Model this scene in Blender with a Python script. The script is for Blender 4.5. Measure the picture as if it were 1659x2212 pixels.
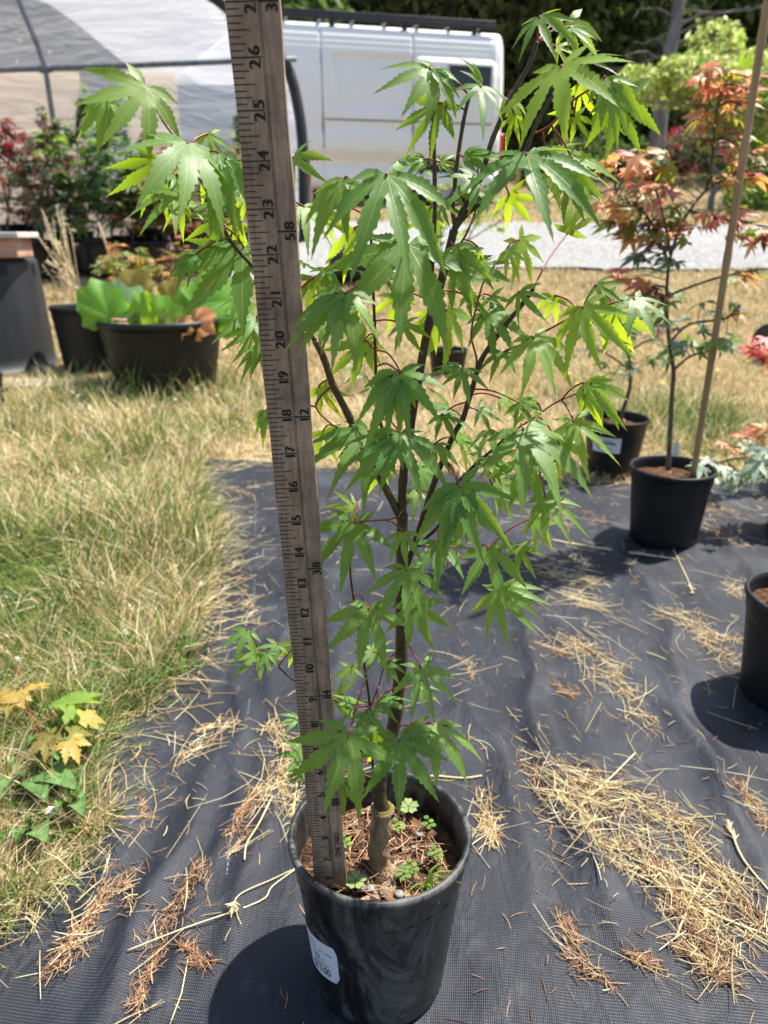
import bpy, math, random
import numpy as np
from mathutils import Vector, Matrix

for o in list(bpy.data.objects): bpy.data.objects.remove(o)
scene = bpy.context.scene
C = scene.collection
R = math.radians

# ------------------------------------------------------------------ camera
CAM_H, PITCH, FPX = 0.712, R(21.0), 1563.0          # metres, down-tilt, focal length for a 1659 x 2212 frame
cd = bpy.data.cameras.new('camera'); cam = bpy.data.objects.new('camera', cd); C.objects.link(cam)
cam.location = (0, 0, CAM_H); cam.rotation_euler = (R(90) - PITCH, 0, 0)
cd.sensor_fit = 'VERTICAL'; cd.sensor_height = 36.0; cd.lens = 36.0 * FPX / 2212
cd.clip_start = 0.02; cd.clip_end = 500
cd.dof.use_dof = True; cd.dof.focus_distance = 0.56; cd.dof.aperture_fstop = 8.5
scene.camera = cam
# ------------------------------------------------------------------ light
SUN_EL, SUN_AZ = R(62), R(60)                       # azimuth from +Y (away from the camera) towards +X
sdir = Vector((math.sin(SUN_AZ) * math.cos(SUN_EL), math.cos(SUN_AZ) * math.cos(SUN_EL), math.sin(SUN_EL)))
w = bpy.data.worlds.new('World'); scene.world = w; w.use_nodes = True
nt = w.node_tree; bg = nt.nodes['Background']; sky = nt.nodes.new('ShaderNodeTexSky')
sky.sky_type = 'NISHITA'; sky.sun_disc = False; sky.sun_elevation = SUN_EL; sky.sun_rotation = SUN_AZ
sky.dust_density = 1.5
nt.links.new(sky.outputs[0], bg.inputs[0]); bg.inputs[1].default_value = 0.105
sd = bpy.data.lights.new('sun', 'SUN'); sun = bpy.data.objects.new('sun', sd); C.objects.link(sun)
sd.energy = 5.0; sd.angle = R(0.8); sd.color = (1.0, 0.95, 0.87)
sun.rotation_euler = sdir.to_track_quat('Z', 'Y').to_euler()
vs = scene.view_settings
vs.view_transform = 'Standard'; vs.look = 'None'; vs.exposure = 1.16; vs.gamma = 1.0; vs.use_curve_mapping = False
scene.render.engine = 'CYCLES'
scene.cycles.max_bounces = 8; scene.cycles.transparent_max_bounces = 16

# ------------------------------------------------------------------ helpers
rng = np.random.default_rng(7); random.seed(7)
SP, CP = math.sin(PITCH), math.cos(PITCH)
def ray(px, py):
    u, v = (px - 829.5) / FPX, (py - 1106) / FPX
    return Vector((u, CP - v * SP, -SP - v * CP))
def onY(px, py, Y):
    d = ray(px, py); return Vector((0, 0, CAM_H)) + d * (Y / d.y)
def onG(px, py, z=0.0):
    d = ray(px, py); return Vector((0, 0, CAM_H)) + d * ((z - CAM_H) / d.z)
TY = np.array([-50, 3.4, 4.2, 5.0, 6, 7.0, 8, 9.0, 10.2, 12.8, 16, 24, 40, 90, 400.])
TZ = np.array([0, 0, .03, .10, .22, .38, .60, .80, .94, 1.10, 2.0, 3.2, 5.0, 8.0, 8.0])
def terr(y): return np.interp(y, TY, TZ)
def onT(px, py):
    d = ray(px, py); t = 0.3
    while t < 150:
        p = Vector((0, 0, CAM_H)) + d * t
        if p.z <= float(terr(p.y)): return p
        t += 0.01 + t * .002
    return p
_nz = [(rng.normal(size=2), rng.uniform(0, 6.28)) for _ in range(10)]
def noise(x, y, s=1.0, k=0):
    r = 0
    for i, (d, p) in enumerate(_nz):
        f = s * (0.6 + 0.22 * i); r = r + np.sin((x * d[0] + y * d[1]) * f + p * (1 + k) + 1.7 * k + 1.3 * np.sin((x * d[1] - y * d[0]) * f * .7 + p))
    return r / 10 * 1.6

def link(o, parent=None):
    C.objects.link(o)
    if parent is not None: o.parent = parent
    return o
def tag(o, label=None, cat=None, group=None, kind=None):
    if label: o['label'] = label
    if cat: o['category'] = cat
    if group: o['group'] = group
    if kind: o['kind'] = kind
    return o
def thing(name, loc, label, cat, group=None):
    o = bpy.data.objects.new(name, None); o.location = loc; o.empty_display_size = .02; C.objects.link(o)
    return tag(o, label, cat, group)
def mesh_tris(name, V, T, col=None, mat=None, smooth=False):
    me = bpy.data.meshes.new(name); V = np.asarray(V, np.float32); T = np.asarray(T, np.int32)
    me.vertices.add(len(V)); me.vertices.foreach_set('co', V.ravel())
    me.loops.add(T.size); me.loops.foreach_set('vertex_index', T.ravel())
    me.polygons.add(len(T)); me.polygons.foreach_set('loop_start', np.arange(len(T), dtype=np.int32) * 3)
    if col is not None:
        a = me.color_attributes.new('Col', 'FLOAT_COLOR', 'POINT')
        c = np.ones((len(V), 4), np.float32); c[:, :3] = col; a.data.foreach_set('color', c.ravel())
    me.update(calc_edges=True); me.validate()
    if smooth: me.polygons.foreach_set('use_smooth', np.ones(len(T), bool))
    if mat: me.materials.append(mat)
    return me
class MB:
    def __init__(s): s.v = []; s.f = []; s.m = []
    def add(s, v, f, mi=0):
        n = len(s.v); s.v += [tuple(p) for p in v]; s.f += [tuple(i + n for i in q) for q in f]; s.m += [mi] * len(f); return s
    def box(s, c, h, rot=None, mi=0):
        P = []
        for z in (-1, 1):
            for y in (-1, 1):
                for x in (-1, 1):
                    p = Vector((x * h[0], y * h[1], z * h[2]))
                    if rot is not None: p = rot @ p
                    P.append(p + Vector(c))
        return s.add(P, [(0, 2, 3, 1), (4, 5, 7, 6), (0, 1, 5, 4), (2, 6, 7, 3), (0, 4, 6, 2), (1, 3, 7, 5)], mi)
    def tube(s, pts, rad, n=6, mi=0, cap=True):
        pts = [Vector(p) for p in pts]; rad = rad if hasattr(rad, '__len__') else [rad] * len(pts)
        V = []; F = []; up = None
        for i, p in enumerate(pts):
            t = (pts[min(i + 1, len(pts) - 1)] - pts[max(i - 1, 0)])
            if t.length < 1e-9: t = Vector((0, 0, 1))
            t.normalize()
            if up is None:
                up = Vector((1, 0, 0)) if abs(t.x) < .8 else Vector((0, 1, 0))
            a = up - t * up.dot(t); a.normalize(); b = t.cross(a); up = a
            for k in range(n):
                q = 6.28318 * k / n; V.append(p + (a * math.cos(q) + b * math.sin(q)) * rad[i])
        for i in range(len(pts) - 1):
            for k in range(n):
                k2 = (k + 1) % n; F.append((i * n + k, i * n + k2, i * n + n + k2, i * n + n + k))
        if cap:
            F.append(tuple(range(n - 1, -1, -1))); F.append(tuple(range((len(pts) - 1) * n, len(pts) * n)))
        return s.add(V, F, mi)
    def lathe(s, prof, n=40, c=(0, 0, 0), mi=0):
        V = []; F = []; m = len(prof)
        for r, z in prof:
            for k in range(n):
                q = 6.28318530718 * k / n; V.append((c[0] + r * math.cos(q), c[1] + r * math.sin(q), c[2] + z))
        for i in range(m - 1):
            for k in range(n):
                k2 = (k + 1) % n; F.append((i * n + k, i * n + k2, i * n + n + k2, i * n + n + k))
        return s.add(V, F, mi)
    def mesh(s, name, mats, smooth=False):
        me = bpy.data.meshes.new(name); me.from_pydata(s.v, [], s.f)
        for m in (mats if isinstance(mats, (list, tuple)) else [mats]): me.materials.append(m)
        if any(s.m): me.polygons.foreach_set('material_index', s.m)
        if smooth: me.polygons.foreach_set('use_smooth', [True] * len(s.f))
        me.update(); return me
    def obj(s, name, mats, parent=None, smooth=False, base=None):
        me = s.mesh(name, mats, smooth)
        if base is not None: me.transform(Matrix.Translation(-Vector(base)))
        return link(bpy.data.objects.new(name, me), parent)
def smoothpath(pts, n=4):
    P = [Vector(p) for p in pts]
    if len(P) < 3: return P
    out = []
    for i in range(len(P) - 1):
        p0, p1, p2, p3 = P[max(i - 1, 0)], P[i], P[i + 1], P[min(i + 2, len(P) - 1)]
        for k in range(n):
            t = k / n
            out.append(.5 * ((2 * p1) + (p2 - p0) * t + (2 * p0 - 5 * p1 + 4 * p2 - p3) * t * t + (3 * p1 - p0 - 3 * p2 + p3) * t ** 3))
    return out + [P[-1]]

# ------------------------------------------------------------------ materials
def newmat(name):
    m = bpy.data.materials.new(name); m.use_nodes = True; return m, m.node_tree, m.node_tree.nodes['Principled BSDF']
def N(t, k, **kw):
    n = t.nodes.new(k)
    for a, b in kw.items():
        if a in n.inputs.keys(): n.inputs[a].default_value = b
        else: setattr(n, a, b)
    return n
def ramp(t, fac, stops):
    r = t.nodes.new('ShaderNodeValToRGB'); e = r.color_ramp.elements
    while len(e) < len(stops): e.new(.5)
    for i, (p, c) in enumerate(stops): e[i].position = p; e[i].color = (*c, 1)
    t.links.new(fac, r.inputs[0]); return r
def noisy(name, c1, c2, scale=8, rough=.7, bump=0, bscale=None, spec=.3, stretch=None, coord='Object', detail=4):
    m, t, b = newmat(name); L = t.links
    tc = N(t, 'ShaderNodeTexCoord'); src = tc.outputs[coord]
    if stretch:
        mp = N(t, 'ShaderNodeMapping'); mp.inputs['Scale'].default_value = stretch; L.new(src, mp.inputs[0]); src = mp.outputs[0]
    n = N(t, 'ShaderNodeTexNoise', Scale=scale, Detail=detail); L.new(src, n.inputs['Vector'])
    r = ramp(t, n.outputs[0], [(.3, c1), (.7, c2)]); L.new(r.outputs[0], b.inputs['Base Color'])
    b.inputs['Roughness'].default_value = rough; b.inputs['Specular IOR Level'].default_value = spec
    if bump:
        n2 = N(t, 'ShaderNodeTexNoise', Scale=bscale or scale * 3, Detail=4); L.new(src, n2.inputs['Vector'])
        bp = N(t, 'ShaderNodeBump', Strength=bump, Distance=.01); L.new(n2.outputs[0], bp.inputs['Height']); L.new(bp.outputs[0], b.inputs['Normal'])
    return m
def colmat(name, rough=.7, trans=0.0, spec=.2):
    m, t, b = newmat(name); L = t.links
    a = N(t, 'ShaderNodeAttribute', attribute_name='Col'); L.new(a.outputs['Color'], b.inputs['Base Color'])
    b.inputs['Roughness'].default_value = rough; b.inputs['Specular IOR Level'].default_value = spec
    if trans:
        tr = N(t, 'ShaderNodeBsdfTranslucent'); L.new(a.outputs['Color'], tr.inputs[0])
        mx = N(t, 'ShaderNodeMixShader'); mx.inputs[0].default_value = trans
        L.new(b.outputs[0], mx.inputs[1]); L.new(tr.outputs[0], mx.inputs[2]); L.new(mx.outputs[0], t.nodes['Material Output'].inputs[0])
    return m
def leafmat(name, top, thru, vein, trans=.42, rough=.45, spec=.34, mott=.28, tipcol=None):
    m, t, b = newmat(name); L = t.links
    uv = N(t, 'ShaderNodeUVMap'); sx = N(t, 'ShaderNodeSeparateXYZ'); L.new(uv.outputs[0], sx.inputs[0])
    ab = N(t, 'ShaderNodeMath', operation='ABSOLUTE'); s5 = N(t, 'ShaderNodeMath', operation='SUBTRACT'); s5.inputs[1].default_value = .5
    L.new(sx.outputs[0], s5.inputs[0]); L.new(s5.outputs[0], ab.inputs[0])
    mid = N(t, 'ShaderNodeMapRange'); mid.inputs[1].default_value = .012; mid.inputs[2].default_value = .045; mid.inputs[3].default_value = .8; mid.inputs[4].default_value = 0
    L.new(ab.outputs[0], mid.inputs[0])
    # side veins: sin((v*k - |u|*q))
    m1 = N(t, 'ShaderNodeMath', operation='MULTIPLY_ADD'); m1.inputs[1].default_value = -24; L.new(ab.outputs[0], m1.inputs[0])
    m0 = N(t, 'ShaderNodeMath', operation='MULTIPLY'); m0.inputs[1].default_value = 62; L.new(sx.outputs[1], m0.inputs[0]); L.new(m0.outputs[0], m1.inputs[2])
    sn = N(t, 'ShaderNodeMath', operation='SINE'); L.new(m1.outputs[0], sn.inputs[0])
    sv = N(t, 'ShaderNodeMapRange'); sv.inputs[1].default_value = .86; sv.inputs[2].default_value = 1; sv.inputs[3].default_value = 0; sv.inputs[4].default_value = .16
    L.new(sn.outputs[0], sv.inputs[0])
    mx = N(t, 'ShaderNodeMath', operation='MAXIMUM'); L.new(mid.outputs[0], mx.inputs[0]); L.new(sv.outputs[0], mx.inputs[1])
    oi = N(t, 'ShaderNodeObjectInfo'); tc = N(t, 'ShaderNodeTexCoord'); nz = N(t, 'ShaderNodeTexNoise', Scale=2.2, Detail=3); 
    nz.noise_dimensions = '4D'; L.new(oi.outputs['Random'], nz.inputs['W']); L.new(tc.outputs['Object'], nz.inputs['Vector'])
    hs = N(t, 'ShaderNodeHueSaturation'); hs.inputs['Color'].default_value = (*top, 1)
    ad = N(t, 'ShaderNodeMath', operation='MULTIPLY_ADD'); ad.inputs[1].default_value = .30; ad.inputs[2].default_value = .70; L.new(oi.outputs['Random'], ad.inputs[0])
    ad2 = N(t, 'ShaderNodeMath', operation='MULTIPLY_ADD'); ad2.inputs[1].default_value = mott * 2; L.new(nz.outputs[0], ad2.inputs[0]); L.new(ad.outputs[0], ad2.inputs[2]); L.new(ad2.outputs[0], hs.inputs['Value'])
    hu = N(t, 'ShaderNodeMath', operation='MULTIPLY_ADD'); hu.inputs[1].default_value = -.045; hu.inputs[2].default_value = .52; L.new(oi.outputs['Random'], hu.inputs[0]); L.new(hu.outputs[0], hs.inputs['Hue'])
    src = hs.outputs[0]
    if tipcol:
        tm = N(t, 'ShaderNodeMapRange'); tm.inputs[1].default_value = .86; tm.inputs[2].default_value = 1.0; tm.inputs[4].default_value = .8; L.new(sx.outputs[1], tm.inputs[0])
        mt = N(t, 'ShaderNodeMix', data_type='RGBA'); L.new(tm.outputs[0], mt.inputs[0]); L.new(src, mt.inputs[6]); mt.inputs[7].default_value = (*tipcol, 1); src = mt.outputs[2]
    n9 = N(t, 'ShaderNodeTexNoise', Scale=7.0, Detail=4, Roughness=.6); n9.noise_dimensions = '4D'; L.new(oi.outputs['Random'], n9.inputs['W']); L.new(tc.outputs['Object'], n9.inputs['Vector'])
    sm = N(t, 'ShaderNodeMapRange'); sm.inputs[1].default_value = .60; sm.inputs[2].default_value = .74; sm.inputs[4].default_value = .55; L.new(n9.outputs[0], sm.inputs[0])
    mb_ = N(t, 'ShaderNodeMix', data_type='RGBA'); L.new(sm.outputs[0], mb_.inputs[0]); L.new(src, mb_.inputs[6]); mb_.inputs[7].default_value = (top[0] * .6 + .14, top[1] * .6 + .06, top[2] * .5 + .01, 1); src = mb_.outputs[2]
    mc = N(t, 'ShaderNodeMix', data_type='RGBA'); L.new(mx.outputs[0], mc.inputs[0]); L.new(src, mc.inputs[6]); mc.inputs[7].default_value = (*vein, 1)
    L.new(mc.outputs[2], b.inputs['Base Color']); b.inputs['Roughness'].default_value = rough; b.inputs['Specular IOR Level'].default_value = spec
    bp = N(t, 'ShaderNodeBump', Strength=.18, Distance=.002); L.new(mx.outputs[0], bp.inputs['Height']); L.new(bp.outputs[0], b.inputs['Normal'])
    tr = N(t, 'ShaderNodeBsdfTranslucent'); h2 = N(t, 'ShaderNodeHueSaturation'); h2.inputs['Color'].default_value = (*thru, 1); L.new(ad2.outputs[0], h2.inputs['Value'])
    mv = N(t, 'ShaderNodeMix', data_type='RGBA', blend_type='MULTIPLY'); vm = N(t, 'ShaderNodeMath', operation='MULTIPLY'); vm.inputs[1].default_value = .45; L.new(mx.outputs[0], vm.inputs[0]); L.new(vm.outputs[0], mv.inputs[0]); L.new(h2.outputs[0], mv.inputs[6]); mv.inputs[7].default_value = (.8, .35, .1, 1)
    L.new(mv.outputs[2], tr.inputs[0])
    ms = N(t, 'ShaderNodeMixShader'); ms.inputs[0].default_value = trans
    L.new(b.outputs[0], ms.inputs[1]); L.new(tr.outputs[0], ms.inputs[2]); L.new(ms.outputs[0], t.nodes['Material Output'].inputs[0])
    return m

M = {}
M['leaf'] = leafmat('maple_leaf_green', (.084, .185, .038), (.33, .51, .015), (.30, .34, .13), tipcol=(.30, .16, .06))
M['leaf_y'] = leafmat('maple_leaf_young_lit', (.135, .26, .05), (.50, .68, .02), (.40, .36, .12), trans=.5, tipcol=(.40, .12, .05))  # young foliage; brighter copy of the leaf green, also coloured for sunlit maple leaves
M['lf_dark'] = leafmat('leaf_dark_green', (.05, .12, .05), (.16, .28, .03), (.12, .2, .1))
M['lf_blue'] = leafmat('leaf_grey_green', (.10, .17, .12), (.18, .30, .08), (.2, .27, .2))
M['lf_mid'] = leafmat('leaf_mid_green', (.10, .19, .05), (.28, .42, .03), (.2, .3, .1))
M['lf_orange'] = leafmat('leaf_orange', (.52, .26, .11), (.72, .36, .10), (.6, .32, .15))
M['lf_red'] = leafmat('leaf_coral_red', (.50, .14, .12), (.72, .17, .13), (.5, .2, .15))
M['lf_coral'] = leafmat('leaf_coral', (.62, .32, .24), (.8, .38, .22), (.6, .3, .2))
M['lf_crim'] = leafmat('leaf_crimson', (.20, .012, .02), (.42, .015, .03), (.3, .05, .05))
M['lf_plum'] = leafmat('leaf_plum_brown', (.11, .055, .045), (.25, .08, .05), (.2, .1, .08))
M['lf_olive'] = leafmat('leaf_olive', (.19, .17, .04), (.42, .36, .03), (.3, .26, .1))
M['lf_yel'] = leafmat('leaf_yellow', (.42, .31, .07), (.55, .40, .06), (.45, .33, .12))
M['lf_var'] = leafmat('leaf_variegated', (.33, .40, .29), (.4, .5, .25), (.1, .2, .08), mott=.5)
M['lf_clover'] = noisy('clover_leaflet', (.12, .18, .05), (.22, .28, .10), 120, .6)
M['lf_rhub'] = leafmat('leaf_big_bright', (.14, .30, .045), (.40, .68, .02), (.35, .5, .2), trans=.5)
M['lf_pale'] = leafmat('leaf_pale_top', (.26, .40, .22), (.40, .6, .1), (.4, .5, .3))
M['stem'] = noisy('stem_olive_brown', (.035, .022, .012), (.075, .055, .020), 60, .45, .2, 200, .4)
M['stem_dk'] = noisy('stem_dark_purple', (.030, .012, .010), (.06, .025, .015), 60, .4, 0, None, .45)
M['petiole'] = noisy('petiole_red', (.15, .018, .020), (.24, .055, .03), 80, .4)
M['bark'] = noisy('trunk_bark', (.10, .062, .035), (.36, .25, .14), 70, .85, .8, 160, .2, (1, 1, .35))
M['twig'] = noisy('twig_grey_brown', (.07, .05, .035), (.15, .11, .07), 30, .7)
M['bamboo'] = noisy('bamboo', (.25, .15, .07), (.42, .29, .15), 30, .5, 0, None, .35, (1, 1, .12))
M['black'] = noisy('pot_black_plastic', (.0045, .005, .006), (.011, .0115, .013), 14, .46, .05, 60, .32)
M['tubgrey'] = noisy('tub_dusty_black', (.012, .013, .015), (.032, .034, .039), 6, .5, .05, 40, .35, (1, 1, .3))
M['soil'] = noisy('potting_soil', (.035, .020, .012), (.13, .07, .04), 90, .95, 1.0, 140, .1)
M['chip'] = noisy('bark_chip', (.09, .045, .025), (.30, .17, .10), 25, .9, .4, 80, .1)
M['chip_dark'] = noisy('bark_chip_dark', (.035, .02, .014), (.12, .06, .04), 25, .9, .4, 80, .1); M['chip_grey'] = noisy('bark_chip_pale', (.14, .10, .07), (.36, .27, .19), 25, .9, .4, 80, .1)
M['pebble'] = noisy('perlite', (.16, .15, .135), (.32, .31, .285), 30, .8)
M['steel'] = noisy('galvanized_pipe', (.10, .11, .12), (.20, .21, .22), 12, .45, 0, None, .5)
M['gal'] = noisy('grommet_metal', (.35, .33, .28), (.55, .52, .45), 40, .3, 0, None, .6); M['gal'].node_tree.nodes['Principled BSDF'].inputs['Metallic'].default_value = .9
M['ink'] = noisy('ruler_ink', (.012, .010, .009), (.035, .028, .022), 300, .8)
M['paper'] = noisy('label_paper', (.62, .64, .68), (.72, .74, .78), 20, .45)
M['ink2'] = noisy('label_ink', (.03, .03, .035), (.08, .08, .09), 200, .7)
M['white_tag'] = noisy('plastic_tag', (.50, .53, .52), (.62, .64, .62), 30, .4)
M['grass'] = colmat('grass_blades', .75, .30)
M['straw'] = colmat('straw', .65, .10)
M['foliage'] = colmat('tree_foliage', .55, .52, .3)
M['brick'] = noisy('brick_block', (.28, .10, .06), (.52, .33, .24), 9, .9, .4, 60)
M['board'] = noisy('weathered_board', (.42, .38, .33), (.62, .58, .52), 12, .8, .2, 60, .2, (1, 8, 1))
M['treebark'] = noisy('grey_bark', (.11, .10, .10), (.26, .24, .23), 9, .9, .4, 30, .1, (1, 1, .3))
M['darkbark'] = noisy('dark_bark', (.03, .025, .02), (.07, .055, .045), 9, .9, .4, 30, .1)
M['post'] = noisy('weathered_post', (.22, .19, .16), (.40, .35, .30), 20, .85, .2, 60, .1, (1, 1, .2))
M['redlens'] = noisy('red_lens', (.55, .01, .015), (.7, .02, .03), 20, .2, 0, None, .6)
M['vanwhite'] = noisy('van_paint', (.74, .73, .70), (.77, .76, .73), 3, .42, 0, None, .4)
M['seam'] = noisy('van_seam', (.10, .10, .10), (.20, .20, .195), 10, .6)
M['vandark'] = noisy('van_dark_trim', (.012, .012, .014), (.03, .03, .03), 10, .5, 0, None, .4)
M['glass'] = noisy('van_glass', (.006, .007, .008), (.012, .013, .014), 4, .06, 0, None, .6)
M['rubber'] = noisy('rubber', (.012, .012, .012), (.03, .03, .03), 30, .8)
M['rim'] = noisy('wheel_steel', (.35, .35, .36), (.5, .5, .5), 10, .4, 0, None, .5)
M['pink'] = noisy('rhubarb_stalk', (.55, .22, .20), (.55, .40, .25), 12, .45)
M['flowerw'] = noisy('clover_bloom', (.70, .68, .58), (.85, .83, .76), 80, .8)
M['flowery'] = noisy('yellow_bloom', (.70, .50, .02), (.85, .65, .04), 80, .7)
M['tarp_tan'] = noisy('tan_panel', (.70, .60, .43), (.82, .72, .55), 3, .9)
_t = M['tarp_tan'].node_tree; _tl = N(_t, 'ShaderNodeBsdfTranslucent'); _tl.inputs[0].default_value = (.95, .83, .64, 1); _ms = N(_t, 'ShaderNodeMixShader'); _ms.inputs[0].default_value = .75
_t.links.new(_t.nodes['Principled BSDF'].outputs[0], _ms.inputs[1]); _t.links.new(_tl.outputs[0], _ms.inputs[2]); _t.links.new(_ms.outputs[0], _t.nodes['Material Output'].inputs[0])
M['tarp_blue'] = noisy('grey_blue_panel', (.16, .20, .24), (.26, .31, .35), 3, .9)
M['blackedge'] = noisy('black_edge_strip', (.012, .012, .014), (.03, .03, .034), 8, .5, 0, None, .4)
M['thread'] = noisy('blue_thread', (.14, .22, .27), (.24, .34, .40), 60, .8)

# main pot plastic: dusty scuffs
m, t, b = newmat('pot_dusty_plastic'); L = t.links
tc = N(t, 'ShaderNodeTexCoord'); mp = N(t, 'ShaderNodeMapping'); mp.inputs['Scale'].default_value = (1, 1, .55); mp.inputs['Rotation'].default_value = (.3, .5, 0); L.new(tc.outputs['Object'], mp.inputs[0])
n1 = N(t, 'ShaderNodeTexNoise', Scale=13, Detail=9, Roughness=.75); n1.inputs['Distortion'].default_value = 1.6; L.new(mp.outputs[0], n1.inputs['Vector'])
n2 = N(t, 'ShaderNodeTexNoise', Scale=150, Detail=3); L.new(mp.outputs[0], n2.inputs['Vector'])
r1 = ramp(t, n1.outputs[0], [(.40, (.0045, .005, .006)), (.50, (.013, .014, .014)), (.66, (.115, .112, .096))]); L.new(r1.outputs[0], b.inputs['Base Color'])
r2 = ramp(t, n1.outputs[0], [(.38, (.30,) * 3), (.62, (.65,) * 3)]); L.new(r2.outputs[0], b.inputs['Roughness'])
bp = N(t, 'ShaderNodeBump', Strength=.08, Distance=.002); L.new(n2.outputs[0], bp.inputs['Height']); L.new(bp.outputs[0], b.inputs['Normal'])
M['dustypot'] = m
# woven ground cloth
m, t, b = newmat('woven_ground_cloth'); L = t.links
tc = N(t, 'ShaderNodeTexCoord')
mpw = N(t, 'ShaderNodeMapping'); mpw.inputs['Rotation'].default_value = (0, 0, .12); L.new(tc.outputs['Object'], mpw.inputs[0])
w1 = N(t, 'ShaderNodeTexWave', Scale=150.0); w1.bands_direction = 'X'; w1.inputs['Distortion'].default_value = .5; w1.inputs['Detail Scale'].default_value = .5; L.new(mpw.outputs[0], w1.inputs['Vector'])
w2 = N(t, 'ShaderNodeTexWave', Scale=100.0); w2.bands_direction = 'Y'; w2.inputs['Distortion'].default_value = .5; w2.inputs['Detail Scale'].default_value = .5; L.new(mpw.outputs[0], w2.inputs['Vector'])
mw = N(t, 'ShaderNodeMath', operation='MULTIPLY'); L.new(w1.outputs['Fac'], mw.inputs[0]); L.new(w2.outputs['Fac'], mw.inputs[1])
nb = N(t, 'ShaderNodeTexNoise', Scale=3.2, Detail=6, Roughness=.65); L.new(tc.outputs['Object'], nb.inputs['Vector'])
rb = ramp(t, nb.outputs[0], [(.30, (.008, .010, .0155)), (.50, (.0145, .0172, .0248)), (.72, (.044, .050, .061))])
nd = N(t, 'ShaderNodeTexNoise', Scale=26, Detail=6, Roughness=.7); L.new(tc.outputs['Object'], nd.inputs['Vector'])
rd = ramp(t, nd.outputs[0], [(.56, (0, 0, 0)), (.80, (.42, .42, .42))])
md = N(t, 'ShaderNodeMix', data_type='RGBA'); L.new(rd.outputs[0], md.inputs[0]); L.new(rb.outputs[0], md.inputs[6]); md.inputs[7].default_value = (.12, .118, .115, 1)
mm = N(t, 'ShaderNodeMix', data_type='RGBA', blend_type='MULTIPLY'); mm.inputs[0].default_value = 1
rw = ramp(t, mw.outputs[0], [(.05, (.80, .80, .81)), (.6, (1.14, 1.14, 1.14))]); L.new(md.outputs[2], mm.inputs[6]); L.new(rw.outputs[0], mm.inputs[7]); L.new(mm.outputs[2], b.inputs['Base Color'])
b.inputs['Roughness'].default_value = .5; b.inputs['Specular IOR Level'].default_value = .32
nw = N(t, 'ShaderNodeTexNoise', Scale=16, Detail=4, Roughness=.55); nw.inputs['Distortion'].default_value = 1.0; mpc = N(t, 'ShaderNodeMapping'); mpc.inputs['Scale'].default_value = (1.5, .55, 1); mpc.inputs['Rotation'].default_value = (0, 0, -.2); L.new(tc.outputs['Object'], mpc.inputs[0]); L.new(mpc.outputs[0], nw.inputs['Vector'])
bpw = N(t, 'ShaderNodeBump', Strength=.30, Distance=.016); L.new(nw.outputs[0], bpw.inputs['Height'])
bp = N(t, 'ShaderNodeBump', Strength=.5, Distance=.0010); L.new(mw.outputs[0], bp.inputs['Height']); L.new(bpw.outputs[0], bp.inputs['Normal']); L.new(bp.outputs[0], b.inputs['Normal'])
M['cloth'] = m
# terrain under the blades
m, t, b = newmat('dry_field_ground'); L = t.links
tc = N(t, 'ShaderNodeTexCoord'); n1 = N(t, 'ShaderNodeTexNoise', Scale=1.1, Detail=8, Roughness=.65); L.new(tc.outputs['Object'], n1.inputs['Vector'])
n2 = N(t, 'ShaderNodeTexNoise', Scale=40, Detail=5, Roughness=.7); L.new(tc.outputs['Object'], n2.inputs['Vector'])
r1 = ramp(t, n1.outputs[0], [(.32, (.10, .10, .035)), (.46, (.24, .18, .085)), (.65, (.40, .31, .16))])
r2 = ramp(t, n2.outputs[0], [(.3, (.45, .42, .40)), (.7, (1.1, 1.05, 1.0))])
mm = N(t, 'ShaderNodeMix', data_type='RGBA', blend_type='MULTIPLY'); mm.inputs[0].default_value = 1; L.new(r1.outputs[0], mm.inputs[6]); L.new(r2.outputs[0], mm.inputs[7]); L.new(mm.outputs[2], b.inputs['Base Color'])
b.inputs['Roughness'].default_value = .95; bp = N(t, 'ShaderNodeBump', Strength=.8, Distance=.03); L.new(n2.outputs[0], bp.inputs['Height']); L.new(bp.outputs[0], b.inputs['Normal'])
M['field'] = m
M['gravel'] = noisy('gravel', (.15, .15, .148), (.36, .355, .34), 28, .95, .9, 70, .2, None, 'Object', 8)
# weathered yardstick wood
m, t, b = newmat('yardstick_wood'); L = t.links
tc = N(t, 'ShaderNodeTexCoord'); mp = N(t, 'ShaderNodeMapping'); mp.inputs['Scale'].default_value = (1, 1, .06); L.new(tc.outputs['Object'], mp.inputs[0])
n1 = N(t, 'ShaderNodeTexNoise', Scale=240, Detail=6, Roughness=.7); L.new(mp.outputs[0], n1.inputs['Vector'])
n2 = N(t, 'ShaderNodeTexNoise', Scale=28, Detail=6, Roughness=.7); L.new(tc.outputs['Object'], n2.inputs['Vector'])
r1 = ramp(t, n1.outputs[0], [(.28, (.165, .112, .072)), (.5, (.30, .215, .145)), (.75, (.43, .325, .235))])
r2 = ramp(t, n2.outputs[0], [(.32, (.52, .50, .50)), (.62, (1.1, 1.08, 1.05))])
mm = N(t, 'ShaderNodeMix', data_type='RGBA', blend_type='MULTIPLY'); mm.inputs[0].default_value = 1; L.new(r1.outputs[0], mm.inputs[6]); L.new(r2.outputs[0], mm.inputs[7]); L.new(mm.outputs[2], b.inputs['Base Color'])
b.inputs['Roughness'].default_value = .75; bp = N(t, 'ShaderNodeBump', Strength=.35, Distance=.0006); L.new(n1.outputs[0], bp.inputs['Height']); L.new(bp.outputs[0], b.inputs['Normal'])
M['wood'] = m
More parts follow.
